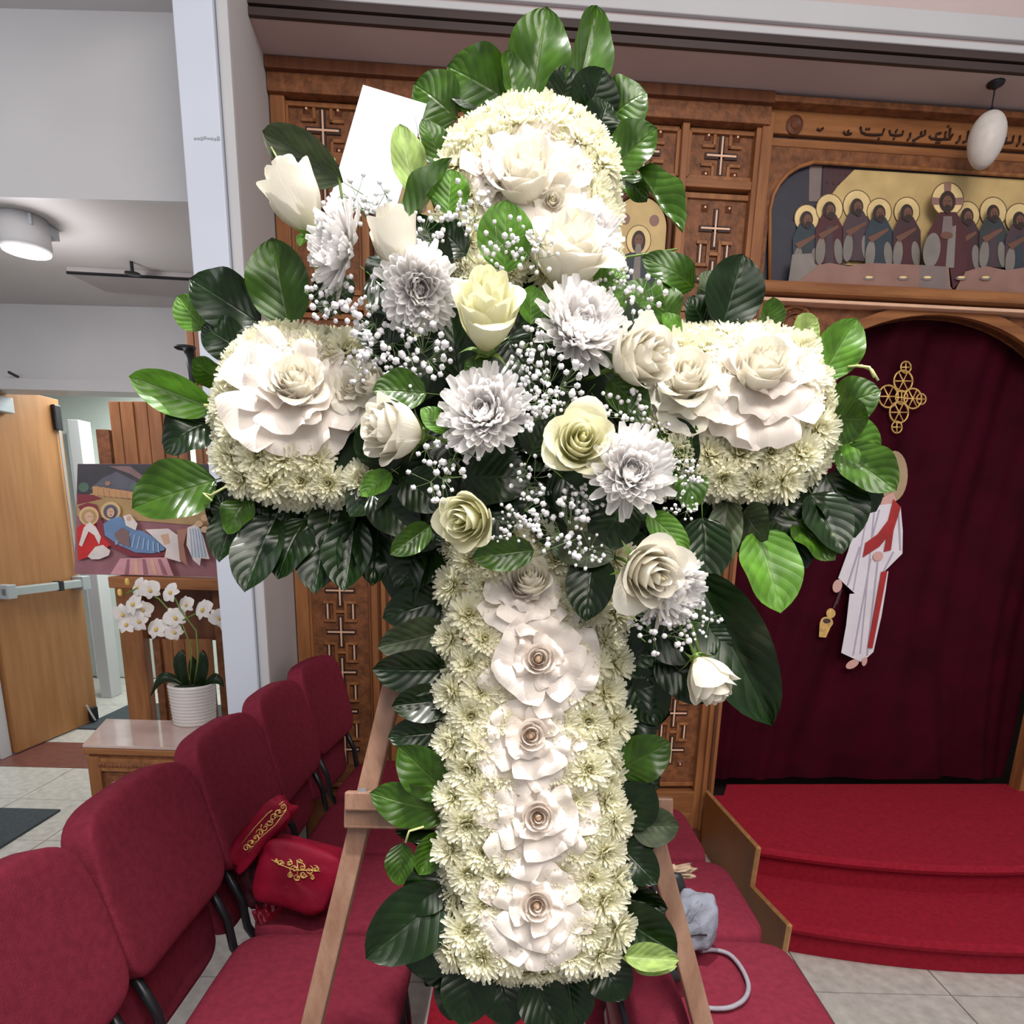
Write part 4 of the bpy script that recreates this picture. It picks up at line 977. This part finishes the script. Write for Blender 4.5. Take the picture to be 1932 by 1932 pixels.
def add_leaf(bx_, by_, tx, ty, wpx, tone, var, d0, d1, roll):
    B = FD(bx_, by_, d0); T_ = FD(tx, ty, d1); Y = T_-B; L_ = Y.length; Y.normalize()
    N_ = (-FW); X = Y.cross(N_).normalized(); N_ = X.cross(Y).normalized()
    Rl = Matrix.Rotation(roll+lr.uniform(-.12, .12), 3, Y); X = Rl @ X; N_ = Rl @ N_
    wd = wpx*(d0+d1)/2*KD/FPX/max(.45, abs(cos(roll)))
    mw = Matrix(((X.x*wd, Y.x*L_, N_.x*L_, B.x), (X.y*wd, Y.y*L_, N_.y*L_, B.y), (X.z*wd, Y.z*L_, N_.z*L_, B.z), (0, 0, 0, 1)))
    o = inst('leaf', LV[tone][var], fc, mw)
    if tone in (2, 3): o['label'] = ('bright green leaf, backlight in its colour', 'pale green leaf, backlight in its colour')[tone-2]
    if tone == 4: o['label'] = 'dull olive underside of a leaf'
    return o, mw
for a in LF:
    o, mw = add_leaf(*a)
    if a[4] > 40: inst('petiole', PTM, o, mw @ Matrix.Diagonal((.8, 1, .8, 1)))
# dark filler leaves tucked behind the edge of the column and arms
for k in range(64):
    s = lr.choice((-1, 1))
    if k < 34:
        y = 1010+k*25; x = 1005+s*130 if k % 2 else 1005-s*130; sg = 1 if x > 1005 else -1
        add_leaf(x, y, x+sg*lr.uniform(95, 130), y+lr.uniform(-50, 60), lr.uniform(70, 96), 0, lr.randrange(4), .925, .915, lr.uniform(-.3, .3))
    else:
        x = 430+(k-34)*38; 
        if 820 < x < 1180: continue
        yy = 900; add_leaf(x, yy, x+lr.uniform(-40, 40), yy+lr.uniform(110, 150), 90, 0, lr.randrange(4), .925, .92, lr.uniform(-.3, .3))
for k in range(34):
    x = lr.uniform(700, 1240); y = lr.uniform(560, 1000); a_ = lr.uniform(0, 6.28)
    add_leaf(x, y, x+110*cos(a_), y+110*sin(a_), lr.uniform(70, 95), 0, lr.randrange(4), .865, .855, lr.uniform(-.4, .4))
# tendrils and bent stems
def tend(pts, r=.0016, m_=None): return MB().tube([FD(x, y, d) for x, y, d in pts], r, 6).obj('tendril', m_ or CAL, fc, True)
TPL = mat('pale_stem', (.48, .52, .22), .5, .1, 20)
tend([(1615, 690, .87), (1640, 693, .865), (1650, 712, .865)], .0016, TPL); tend([(1600, 692, .88), (1625, 690, .87), (1645, 698, .87), (1657, 718, .87)], .0014, TPL)
tend([(1620, 640, .88), (1630, 655, .88), (1626, 668, .88)], .0016, TPL); tend([(500, 252, .85), (510, 275, .85), (524, 300, .84)], .0012, TPL)
tend([(440, 910, .87), (398, 935, .87), (384, 930, .87), (400, 945, .87)], .0013, TPL); tend([(385, 765, .88), (430, 770, .885)], .002, TPL); tend([(1278, 470, .87), (1150, 490, .88)], .0012, CAL)
tend([(765, 1590, .89), (772, 1568, .89), (800, 1560, .89)], .0015, TPL); tend([(580, 450, .83), (590, 480, .84), (600, 520, .86)], .0022, TPL); tend([(630, 300, .86), (640, 340, .86), (650, 400, .86)], .0016, CAL)
tend([(1160, 1795, .88), (1185, 1815, .875)], .0014, TPL); tend([(1320, 1235, .82), (1305, 1180, .83), (1280, 1150, .84)], .002, CAL)
# ------------------------------------------------------------ baby's breath
BBW = mat('tiny_white_floret', (.80, .78, .80), .6, .08, 40); BBS = mat('thin_green_stem', (.12, .18, .07), .6, .1, 20)
def spray_mesh(seed, n):
    rr = random.Random(seed); m = MB(); v, f = ICO
    nodes = [V((rr.gauss(0, .3), rr.gauss(0, .3), rr.uniform(-.2, .1))) for _ in range(5)]
    root = V((0, 0, -.9))
    for q in nodes: m.tube([root, root*.4+q*.6, q], .012, 4, 1)
    for k in range(n):
        a = rr.uniform(0, 6.28); r = sqrt(rr.random()); p = V((r*cos(a), r*sin(a), rr.uniform(-.25, .35)))
        nb = min(nodes, key=lambda q: (q-p).length); m.tube([nb, (nb+p)/2+V((0, 0, -.05)), p], .010, 4, 1)
        s = rr.uniform(.055, .115); ph = rr.uniform(0, 6)
        m.add([(p.x+c.x*s*(1+.22*sin(7*c.y+ph)), p.y+c.y*s*(1+.22*sin(7*c.z+ph)), p.z+c.z*s*(1+.22*sin(7*c.x+ph))) for c in v], f, 0)
    return m.mesh('babys_breath', [BBW, BBS], True)
SPM = [spray_mesh(30+k, 30) for k in range(4)]
for i, (x, y, r, d) in enumerate(((622, 560, 55, .80), (700, 590, 60, .80), (690, 380, 55, .80), (640, 400, 40, .81), (800, 440, 50, .80), (885, 395, 48, .80), (955, 450, 50, .765), (1010, 480, 45, .77), (800, 665, 62, .785), (720, 640, 60, .80), (770, 590, 40, .79),
        (1020, 640, 55, .775), (1045, 720, 62, .77), (1000, 690, 40, .775), (820, 890, 58, .775), (865, 850, 52, .775), (1175, 775, 48, .785), (985, 770, 50, .765), (1010, 745, 45, .765), (1000, 905, 45, .79), (1060, 1000, 62, .785), (985, 975, 48, .785), (1100, 1040, 40, .785), (1205, 560, 52, .81), (1160, 530, 40, .81),
        (1290, 900, 36, .80), (1285, 960, 32, .80), (1255, 1185, 58, .795), (1320, 1170, 40, .80), (1215, 1165, 36, .80), (960, 1000, 36, .79), (1055, 770, 40, .77), (1230, 820, 36, .80), (690, 700, 45, .82), (930, 545, 40, .80), (1180, 620, 46, .80), (760, 700, 40, .80), (1095, 950, 40, .79))):
    inst('babys_breath', SPM[i % 4], fc, orient(FD(x, y, d), cdir(lr.uniform(-.3, .3), lr.uniform(-.2, .4), 1), i*1.7, r*d*KD/FPX))
# ------------------------------------------------------------ card envelope
en = thing('envelope', FD(650, 380, .905), 'plain white card envelope tucked behind the upper left leaves', 'envelope')
a = FD(685, 160, .90); b = FD(622, 378, .905); ac = (b-a); ex = FD(782, 213, .90)-a
ex = (ex-ac.normalized()*ex.dot(ac.normalized())).normalized()
body = [a, a+ex*.078, a+ex*.078+ac, b]
MB().prism(body, FW*.002).obj('body', PAPER, en)
MB().prism([FD(782, 213, .899), FD(815, 240, .896), FD(838, 330, .896), FD(800, 300, .898)], FW*.0012).obj('flap', PAPER, en)
# ------------------------------------------------------------ left background
hp = onZ(34, 1423, 0); fp = onZ(186, 1359, 0); zt = 2.24
dv = (fp-hp).normalized(); dn = V((dv.y, -dv.x, 0))       # towards the camera side (+X)
if dn.x < 0: dn = -dn
DL = (fp-hp).length
DM = Matrix(((dv.x, dn.x, 0, hp.x), (dv.y, dn.y, 0, hp.y), (0, 0, 1, 0), (0, 0, 0, 1)))
door = thing('door_1', hp, 'open wooden fire door with metal push bar at the left edge', 'door', mw=DM.copy()); door['kind'] = 'structure'
def DP(name, mb, m, bv=.002, sm=False): return mb.obj(name, m, door, sm, bv, mw=DM.copy())
DP('leaf', MB().box(0, DL, -.045, 0, .01, zt), DOORW)
DP('closer', MB().box(.02, .30, 0, .06, zt-.16, zt-.07), GREYM, .006)
DP('closer_arm', MB().tube([(.16, .05, zt-.05), (.40, .14, zt+.02), (.10, .22, zt+.035)], .009, 6), METD)
DP('push_bar', MB().box(.02, DL-.02, .03, .075, 1.00, 1.055), CHROME, .008)
DP('bar_joint', MB().box(.45, .49, .028, .08, .995, 1.06), METD, .003)
DP('bar_bracket', MB().box(.02, .09, 0, .08, .985, 1.07), GREYM, .004); DP('bar_bracket', MB().box(DL-.09, DL-.01, 0, .08, .98, 1.075), GREYM, .004)
DP('latch_rod', MB().tube([(DL-.05, .02, 1.07), (DL-.05, .02, zt-.12)], .008, 6), CHROME)
DP('latch_case', MB().box(DL-.08, DL-.02, 0, .03, zt-.2, zt-.04), METD, .006)
DP('door_stop', MB().tube([(DL-.12, .01, .15), (DL-.10, .05, .03)], .008, 6), CHROME)
DP('stop_block', MB().box(DL-.10, DL-.03, 0, .03, .02, .12), METD, .006)
struct('trim_8', MB().box(hp.x-.16, hp.x-.02, hp.y-.10, hp.y-.02, 0, 2.26), WHITE, .004)
# icon stand
YS = 3.22
st_ = thing('icon_stand', (-1.7, YS, 0), 'tall wooden stand with stepped vertical boards holding the nativity icon', 'stand')
def pb_(name, x0, x1, ytop, ybot, Y, th, m, bv=.003, z0=None):
    a = onY(x0, ytop, Y); b_ = onY(x1, ytop, Y); zb = z0 if z0 is not None else onY((x0+x1)/2, ybot, Y).z
    return MB().box(a.x, b_.x, Y, Y+th, zb, (a.z+b_.z)/2).obj(name, m, st_, bevel=bv)
for i, (x0, x1, yt) in enumerate(((179, 205, 810), (203, 224, 757), (224, 250, 757), (250, 276, 757), (276, 302, 757), (302, 326, 757), (326, 345, 740), (346, 362, 592), (362, 380, 588), (380, 400, 585))):
    pb_('board', x0+.7, x1-.7, yt, 1000, YS+.02+.01*(i % 2), .03, WOOD if i else WOODR)
pb_('ledge', 203, 424, 1091, 1112, YS-.16, .18, WOODH, .004)
pb_('shadow_board', 218, 430, 1104, 1206, YS+.06, .02, WOODD)
pb_('post', 215, 259, 1106, 0, YS, .06, WOOD, .004, 0)
pb_('post', 286, 300, 1206, 0, YS, .04, WOODR, .004, 0)
for x0, x1 in ((301, 324), (324, 347), (347, 372), (372, 398)): pb_('plank', x0+.5, x1-.5, 1206, 0, YS+.02, .02, WOOD, .002, 0)
pb_('post', 398, 436, 1106, 0, YS-.02, .06, WOODR, .004, 0)
hc = D(349, 656, 2.75)
o = MB().tube([hc+RT*(.038*cos(t*pi/12))+V((0, .03*sin(t*pi/12), 0)) for t in range(25)], .006, 6).obj('holder_ring', BLACKP, st_, True)
o = MB().tube([D(356, 660, 2.75), D(362, 700, 2.76), D(366, 758, 2.78)], [.022, .016, .006], 8).obj('black_holder', BLACKP, st_, True); o['label'] = 'black metal holder with an open ring'
# nativity icon
C7 = lambda x, y: (100+x/2.76, 720+y/2.76)
YI = YS-.07
ni = thing('nativity_icon', onY(270, 1084, YI), 'painted nativity icon board standing on the wooden stand', 'painting')
NM = [lit((.05, .045, .055)), lit((.10, .10, .13)), lit((.22, .13, .13)), lit((.50, .27, .12)), lit((.22, .03, .045)), lit((.42, .27, .12)), lit((.55, .02, .02)), lit((.70, .62, .60)), lit((.14, .24, .42)), lit((.28, .42, .60)), lit((.62, .42, .22)), lit((.62, .38, .26)), lit((.30, .13, .15)), lit((.60, .30, .34)), lit((.36, .17, .12)), lit((.08, .14, .10)), lit((.05, .02, .02))]
nb = MB(); c4 = [onY(*C7(*p), YI) for p in ((128, 428), (905, 428), (893, 1020), (110, 1002))]
nb.prism(c4, (0, .02, 0)); nb.obj('board', NM[12], ni)
na = MB(); nl = [YI-.0005]
def NA(pts, mi):
    nl[0] -= .0006; na.prism([onY(*C7(*p), nl[0]) for p in pts], (0, .0008, 0), mi)
def NE(cx, cy, rx, ry, mi, rot=0, n=20): NA([(cx+rx*cos(t)*cos(rot)-ry*sin(t)*sin(rot), cy+rx*cos(t)*sin(rot)+ry*sin(t)*cos(rot)) for t in [2*pi*k/n for k in range(n)]], mi)
NA([(128, 430), (903, 430), (900, 600), (125, 600)], 0); NA([(190, 560), (260, 500), (330, 470), (430, 520), (470, 580)], 1); NA([(290, 440), (400, 440), (480, 500), (470, 520), (400, 480)], 2); NA([(430, 440), (640, 440), (520, 520)], 0)
NE(160, 550, 28, 26, 15); NE(430, 550, 26, 24, 15); NE(285, 530, 14, 12, 14)
NA([(125, 620), (205, 580), (420, 610), (560, 640), (900, 640), (898, 760), (125, 700)], 5); NA([(128, 585), (210, 590), (260, 610), (125, 640)], 4)
for k in range(7): NA([(205+k*30, 545+k*4), (238+k*30, 545+k*5), (240+k*30, 600+k*2), (208+k*30, 588+k*3)], 3); NA([(232+k*30, 548+k*5), (236+k*30, 548+k*5), (238+k*30, 598+k*2), (234+k*30, 598+k*2)], 14)
NA([(130, 650), (180, 630), (225, 640), (250, 720), (300, 800), (400, 870), (500, 895), (590, 885), (600, 905), (520, 920), (400, 910), (300, 860), (240, 790), (215, 700), (150, 680)], 4)
NA([(125, 760), (160, 740), (220, 745), (250, 800), (300, 850), (240, 900), (130, 930)], 6)
NE(187, 700, 52, 50, 10); NE(187, 702, 40, 38, 5); NE(188, 705, 22, 26, 11); NE(183, 702, 2.5, 2, 16, n=8); NE(195, 702, 2.5, 2, 16, n=8); NA([(160, 760), (190, 730), (225, 760), (250, 810), (240, 850), (215, 800), (185, 780), (150, 860), (135, 850)], 7)
NA([(180, 910), (220, 860), (260, 850), (298, 880), (290, 905), (240, 925), (200, 925)], 7)
NE(300, 675, 52, 50, 10); NE(300, 677, 38, 37, 1); NA([(262, 740), (300, 715), (350, 700), (400, 760), (470, 780), (560, 830), (585, 875), (520, 895), (430, 890), (340, 850), (270, 800)], 8)
for k in range(9): NA([(350+k*24, 770+k*9), (358+k*24, 768+k*9), (330+k*28, 850+k*5), (322+k*28, 848+k*5)], 9)
NA([(320, 790), (360, 760), (395, 780), (400, 860), (340, 840)], 2); NE(300, 682, 20, 25, 11); NE(295, 678, 2.5, 2, 16, n=8); NE(306, 678, 2.5, 2, 16, n=8); NE(300, 694, 6, 2, 4, n=8)
NA([(365, 700), (400, 690), (440, 740), (430, 775), (380, 750)], 7); NE(395, 712, 12, 14, 11)
NA([(480, 770), (600, 765), (650, 800), (665, 940), (580, 915), (590, 870)], 7); NA([(560, 800), (600, 790), (610, 840), (580, 850)], 11)
NA([(645, 770), (700, 765), (680, 850), (700, 960), (660, 930)], 14)
NA([(700, 760), (750, 740), (780, 800), (815, 925), (770, 920), (765, 960), (730, 930), (695, 850)], 7)
for k in range(5): NA([(712+k*13, 765), (717+k*13, 765), (730+k*17, 915), (722+k*17, 915)], 9)
for x, y in ((760, 740), (790, 710), (840, 690), (790, 770), (850, 715)): NE(x, y, 20, 17, 10); NE(x, y, 11, 13, 11)
NA([(350, 920), (590, 915), (628, 1012), (298, 1004)], 13)
for k in range(5): NA([(385+k*40, 925), (400+k*40, 925), (395+k*50, 1005), (372+k*50, 1005)], 11 if k % 2 else 12)
na.obj('painted_figures', NM, ni)
# carved table
q4 = [onZ(155, 1405, .60), onZ(200, 1356, .60), onZ(447, 1362, .60), onZ(405, 1413, .60)]
tb_ = thing('carved_side_table', (q4[0].x, q4[0].y, 0), 'low carved wooden side table with a pink marble top', 'table')
MB().prism([q+V((0, 0, -.012)) for q in q4], (0, 0, .012)).obj('marble_top', MARB, tb_, bevel=.002)
MB().prism([q+V((0, 0, -.042)) for q in q4], (0, 0, .029)).obj('top_frame', WOODH, tb_, bevel=.006)
ce = sum(q4, V((0, 0, 0)))/4
qi = [ce+(q-ce)*.94 for q in q4]
for q in qi: q.z = 0
MB().prism(qi, (0, 0, .557)).obj('cabinet', WOODR, tb_, bevel=.004)
fx = (qi[3]-qi[0]).normalized(); fn_ = fx.cross(V((0, 0, 1))); fn_ = fn_ if fn_.y < 0 else -fn_
TM = Matrix(((fx.x, -fn_.x, 0, qi[0].x), (fx.y, -fn_.y, 0, qi[0].y), (0, 0, 1, 0), (0, 0, 0, 1))); TW = (qi[3]-qi[0]).length
def tp(name, m, mb, bv=.001): return mb.obj(name, m, tb_, bevel=bv, mw=TM.copy())
tp('carved_rail', WOOD, MB().box(.02, TW-.02, -.012, 0, .49, .545))
bd = MB()
for k in range(26): bd.add([(.05+k*(TW-.1)/25+v.x*.010, -.013+v.y*.006, .518+v.z*.012) for v in ICO[0]], ICO[1])
tp('beading', WOODR, bd, 0)
for x in (.0, TW-.05): tp('corner_post', WOOD, MB().box(x, x+.05, -.016, .03, 0, .55), .004)
MB().box(.07, TW-.07, -.008, 0, .08, .47).obj('door_panel', WOODR, tb_, mw=TM.copy())
for (x0, x1, z0, z1) in ((.09, .28, .44, .447), (.09, .097, .30, .447), (.33, .38, .44, .447), (.43, TW-.1, .44, .447), (TW-.107, TW-.1, .3, .447), (.14, .24, .39, .397), (.14, .147, .25, .397), (.30, .36, .35, .357), (.40, .5, .39, .397), (.2, .3, .20, .207), (.2, .207, .20, .30), (.42, .5, .2, .207)):
    tp('inlay_strip', INLAY, MB().box(x0, x1, -.014, -.008, z0, z1), 0)
# orchid
pc = onZ(368, 1362, .60)
orc = thing('potted_orchid', pc, 'white orchid in a ribbed white ceramic pot on the marble top', 'plant')
pm_ = mat('white_ceramic', (.66, .62, .60), .3, .04, 10, coat=.4)
prof = [(.085, 0)]
for k in range(40): prof.append((.088+.010*k/39+.0022*sin(k*1.9), .004+.176*k/39))
prof += [(.092, .182), (.09, .16)]
MB().lathe(prof, 36, Matrix.Translation(pc)).obj('pot', pm_, orc, True)
MB().lathe([(.088, .16), (.06, .168), (.0, .17)], 20, Matrix.Translation(pc)).obj('moss', FOAM, orc, True)
ol = [(-.03, .0, 0.16, -.02, -.01, .12), (.03, 0, .15, .03, .0, .12)]
def oleaf(p0, p1, p2, wd):
    p0, p1, p2 = [pc+V(p) for p in (p0, p1, p2)]
    m = MB(); side = (p2-p0).cross(V((0, -1, .4))).normalized()
    def fn(a, b):
        c = p0*(1-b)**2+p1*2*b*(1-b)+p2*b*b; u = a*2-1; w_ = wd*sin(pi*min(1, .12+b*.88))**.6
        return c+side*u*w_+V((0, -1, 0))*(-abs(u)*.012)
    m.grid(fn, 4, 10); return m.obj('leaf', LG[0], orc, True)
oleaf((-.03, 0, .16), (-.06, -.02, .28), (-.03, 0, .33), .030); oleaf((.03, 0, .16), (.06, -.01, .27), (.06, 0, .33), .028); oleaf((0, .02, .16), (.0, .02, .24), (.01, 0, .30), .026)
oleaf((-.04, 0, .17), (-.13, -.02, .26), (-.18, -.02, .12), .024); oleaf((.05, 0, .17), (.12, -.02, .24), (.15, -.02, .17), .024)
TO = (pc-CAM).length*.97
def OD(x, y, k=0):
    r = ray(x, y); t = (pc.y-.06+k)/r.y; return CAM+r*t
MB().tube([pc+V((-.01, 0, .16)), OD(362, 1225), OD(345, 1180), OD(300, 1130), OD(262, 1108), OD(238, 1120)], .0035, 6).obj('stem', CAL, orc, True)
MB().tube([pc+V((.01, 0, .16)), OD(374, 1240), OD(370, 1190), OD(340, 1150), OD(330, 1128), OD(322, 1120)], .0035, 6).obj('stem', CAL, orc, True)
MB().tube([OD(345, 1170), OD(380, 1152), OD(425, 1175)], .003, 6).obj('stem', CAL, orc, True)
om = MB()
for k in range(5):
    a = pi/2+k*2*pi/5; wd, ln = (.62, .95) if k in (1, 4) else (.36, .9)
    om.grid(lambda p, q, a=a, wd=wd, ln=ln: (lambda s_, o_: V((o_*cos(a)-s_*sin(a), o_*sin(a)+s_*cos(a), .18*(q*(1-q))*2-.1*q*q)))((p*2-1)*wd*sin(pi*min(1, .15+.83*q))**.7, .05+ln*q), 6, 6)
om.add([(v.x*.16, -.1+v.y*.2, .14+v.z*.16) for v in ICO[0]], ICO[1], 1)
OM = om.mesh('blossom', [mat('orchid_petal', (.80, .76, .74), .5, .05, 9, trans=.2), mat('orchid_lip', (.62, .42, .10), .5, .2, 30)], True)
for i, (x, y, r) in enumerate(((262, 1108, 20), (283, 1112, 20), (252, 1140, 22), (232, 1158, 20), (240, 1178, 20), (262, 1172, 20), (296, 1186, 22), (330, 1165, 21), (322, 1118, 20), (352, 1140, 17), (384, 1150, 22), (412, 1165, 19), (270, 1150, 19), (328, 1192, 18), (424, 1178, 15))):
    p = OD(x, y, -.01*(i % 3)); inst('blossom', OM, orc, orient(p, cdir(lr.uniform(-.5, .5), lr.uniform(-.4, .3), 1), lr.uniform(0, 1.2), r*p.y/FPX*1.02))
for (x, y) in ((240, 1098), (226, 1118)):
    MB().sup(.009, .009, .016, .8, .8, 10, 8, Matrix.Translation(OD(x, y))).obj('bud', OM.materials[1], orc, True)
# ceiling pieces
o = thing('ceiling_downlight', onZ(52, 470, 2.6), 'glowing round ceiling lamp in the left aisle', 'lamp')
lc = onZ(50, 474, ZS-.12)
MB().lathe([(.088, .0), (.092, .02), (.088, .118)], 28, Matrix.Translation(lc)).obj('shade', WHITE, o, True)
MB().lathe([(.0, -.003), (.084, -.003), (.084, .0), (.0, .0)][1:3]+[(.05, .002)], 28, Matrix.Translation(lc+V((0, 0, -.001)))).obj('diffuser', mat('lamp_glow', (1, 1, 1), .5, 0, 5, emit=(1, .96, .96, 14)), o)
cb = onZ(30, 400, 2.715)
MB().box(lc.x-.17, lc.x+.075, lc.y-.06, lc.y+.11, ZS-.045, ZS-.001).obj('canopy', GREYM, o, bevel=.004)
light('downlight_bulb', 'POINT', (lc.x, lc.y, ZS-.2), (lc.x, lc.y, 0), 9, (1, .95, .95), .07)
o = thing('ceiling_vent', onZ(250, 540, 2.70), 'flat grey ceiling vent panel in the left aisle soffit', 'vent')
vq = [onZ(126, 515, ZS-.03), onZ(420, 531, ZS-.03), onZ(420, 568, ZS-.03), onZ(200, 551, ZS-.03)]
MB().prism(vq, (0, 0, .03)).obj('panel', mat('vent_paint', (.34, .31, .31), .5, .05, 5), o, bevel=.002)
MB().tube([vq[0]+V((0, 0, .002)), vq[1]+V((0, 0, .002))], .007, 4).obj('rim', METD, o)
o = thing('sprinkler_head', onZ(250, 516, 2.66), 'small round fire sprinkler under the left aisle soffit', 'sprinkler')
sc_ = onZ(250, 516, ZS-.05)
MB().tube([(sc_.x, sc_.y, ZS), (sc_.x, sc_.y, ZS-.05)], .008, 8).obj('pipe', METD, o)
MB().lathe([(.006, -.004), (.035, 0), (.035, .003), (.01, .006)], 16, Matrix.Translation(sc_+V((0, 0, -.002)))).obj('deflector', METD, o, True)
# ------------------------------------------------------------ things on the chairs
from mathutils.bvhtree import BVHTree
CM3 = Matrix((RT, UP, -FW)).transposed().to_4x4()
def blob(cx, cy, d, a, b, c, rot=0, amp=.12, fr=3.0, seed=0, e=(.7, .7), tilt=0):
    m = MB(); mm = Matrix.Translation(D(cx, cy, d)) @ CM3 @ Matrix.Rotation(rot, 4, 'Z') @ Matrix.Rotation(tilt, 4, 'X')
    def fn(q):
        nn = noise.noise(V((q.x/a*fr*.5+seed, q.y/b*fr*.5, q.z/c*fr*.5)))
        n2 = noise.noise(V((q.x/a*fr*1.4, q.y/b*fr*1.4+seed, q.z/c*2)))
        return q*(1+amp*nn*2+amp*.6*n2)
    return m.sup(a, b, c, e[0], e[1], 44, 28, mm, fn)
def stick(m, pts, r, off=.002):
    tr = BVHTree.FromPolygons([V(v) for v in m.v], m.f); out = MB()
    for pl_ in pts:
        q = []
        for x, y in pl_:
            rd = ray(x, y).normalized(); h = tr.ray_cast(CAM, rd)
            if h[0] is not None: q.append(h[0]-rd*off)
        if len(q) > 1: out.tube(q, r, 5)
    return out
VEL = mat('crimson_velvet', (.22, .004, .022), .6, .35, 8, .2, 200, spec=.2)
SATIN = mat('crimson_satin', (.30, .01, .03), .25, .3, 12, .2, 30)
vb = thing('velvet_cloth', onZ(560, 1740, .47), 'folded crimson velvet cloth with gold embroidery on a chair of the left row', 'cloth', 'things on the left chairs')
del vb['group']
b1 = blob(566, 1648, 1.74, .112, .085, .055, -.22, .08, 3, 2, (.5, .42)); b1.obj('folded_body', VEL, vb, True)
b2 = blob(490, 1572, 1.72, .036, .112, .030, -.72, .12, 3, 5, (.4, .5)); b2.obj('upright_fold', VEL, vb, True)
b3 = blob(508, 1738, 1.78, .028, .055, .03, .15, .3, 5, 9); b3.obj('satin_lining', SATIN, vb, True)
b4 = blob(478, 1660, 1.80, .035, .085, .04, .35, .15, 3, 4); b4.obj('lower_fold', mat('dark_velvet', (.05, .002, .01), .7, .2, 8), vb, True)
def curl(cx, cy, r, tn=1.2, s=1, a0=0): return [(cx+r*(1-k/16)*cos(a0+s*k/14*tn*2*pi), cy+r*(1-k/16)*sin(a0+s*k/14*tn*2*pi)) for k in range(15)]
em = []
for (x, y, r) in ((555, 1640, 9), (545, 1628, 7), (570, 1636, 7), (583, 1642, 9), (560, 1655, 7), (572, 1650, 8), (595, 1640, 7), (530, 1628, 6), (548, 1650, 6), (566, 1624, 5), (588, 1655, 5), (520, 1624, 4)):
    em += [curl(x, y, r, 1.2, 1, x), curl(x+2, y+1, r*.7, 1, -1, y)]
em += [[(512, 1622), (530, 1632), (556, 1642), (585, 1642), (604, 1644)], [(560, 1622), (562, 1640), (560, 1658)]]
g_ = stick(b1, em, .0016); g_.obj('gold_embroidery', GOLD, vb, True)
em = []
for k in range(9):
    x = 465+k*8.6; y = 1600-k*9.6; em += [curl(x, y, 8, 1.2, 1 if k % 2 else -1, k), curl(x+3, y-3, 4, 1, 1, k)]
em += [[(456, 1592), (480, 1562), (505, 1535), (535, 1512)], [(468, 1608), (492, 1580), (520, 1556), (540, 1528)]]
stick(b2, em, .0015).obj('gold_trim', GOLD, vb, True)
cp = thing('grey_cap', onZ(1320, 1760, .47), 'crumpled light grey cloth pouch behind the right easel leg', 'pouch')
GCL = mat('grey_cloth', (.23, .245, .30), .9, .1, 20, .3, 200); GST = mat('grey_strap', (.29, .265, .31), .7, .1, 60)
b5 = blob(1312, 1735, 1.60, .050, .068, .04, -.1, .12, 3, 7); b5.obj('cloth', GCL, cp, True)
stick(b5, [[(1300, 1765), (1318, 1762), (1334, 1764)]], .0025).obj('dark_stripe', BLACKP, cp)
stick(b5, [[(1325, 1705), (1310, 1725), (1300, 1740)], [(1318, 1700), (1300, 1716), (1292, 1730)]], .0018).obj('fold_seam', mat('seam', (.20, .22, .28), .9, .1, 9), cp)
hb = thing('black_handbag', onZ(1270, 1800, .47), 'black handbag with a grey strap loop on the right row of chairs', 'bag')
blob(1258, 1806, 1.50, .045, .048, .045, .2, .1, 3, 3, (.5, .5)).obj('body', BLACKP, hb, True)
lp = [onZ(x, y, .485) for x, y in ((1322, 1795), (1345, 1792), (1375, 1800), (1398, 1825), (1412, 1858), (1405, 1884), (1380, 1900), (1350, 1903), (1325, 1900))]
sm_ = []
for i in range(len(lp)-1):
    for k in range(4):
        t = k/4; a, b_, c_, d_ = lp[max(0, i-1)], lp[i], lp[i+1], lp[min(len(lp)-1, i+2)]
        sm_.append(.5*((2*b_)+(c_-a)*t+(2*a-5*b_+4*c_-d_)*t*t+(-a+3*b_-3*c_+d_)*t**3))
MB().tube(sm_+[lp[-1]], .0055, 8).obj('strap', GST, hb, True)
MB().tube([lp[0], lp[0]+V((-.02, .0, .02)), lp[0]+V((-.03, -.02, .0))], .007, 8).obj('strap_ring', CHROME, hb, True)
it = thing('sunglasses_case', onZ(1262, 1690, .47), 'small dark case with a white ring printed on it by the right easel leg', 'case')
b6 = blob(1262, 1686, 1.66, .042, .050, .03, .3, .05, 2, 1, (.4, .4)); b6.obj('case', BLACKP, it, True)
stick(b6, [[(1250+12*cos(t*.35), 1692+15*sin(t*.35)) for t in range(19)]], .0035).obj('white_ring', PAPER, it, True)
wr = thing('paper_wrapper', onZ(1255, 1650, .48), 'crumpled tan paper wrapper on the chair behind the lower right leaves', 'paper')
blob(1258, 1648, 1.76, .062, .018, .03, .1, .35, 5, 12).obj('wrapper', mat('tan_paper', (.42, .30, .20), .6, .3, 20), wr, True)
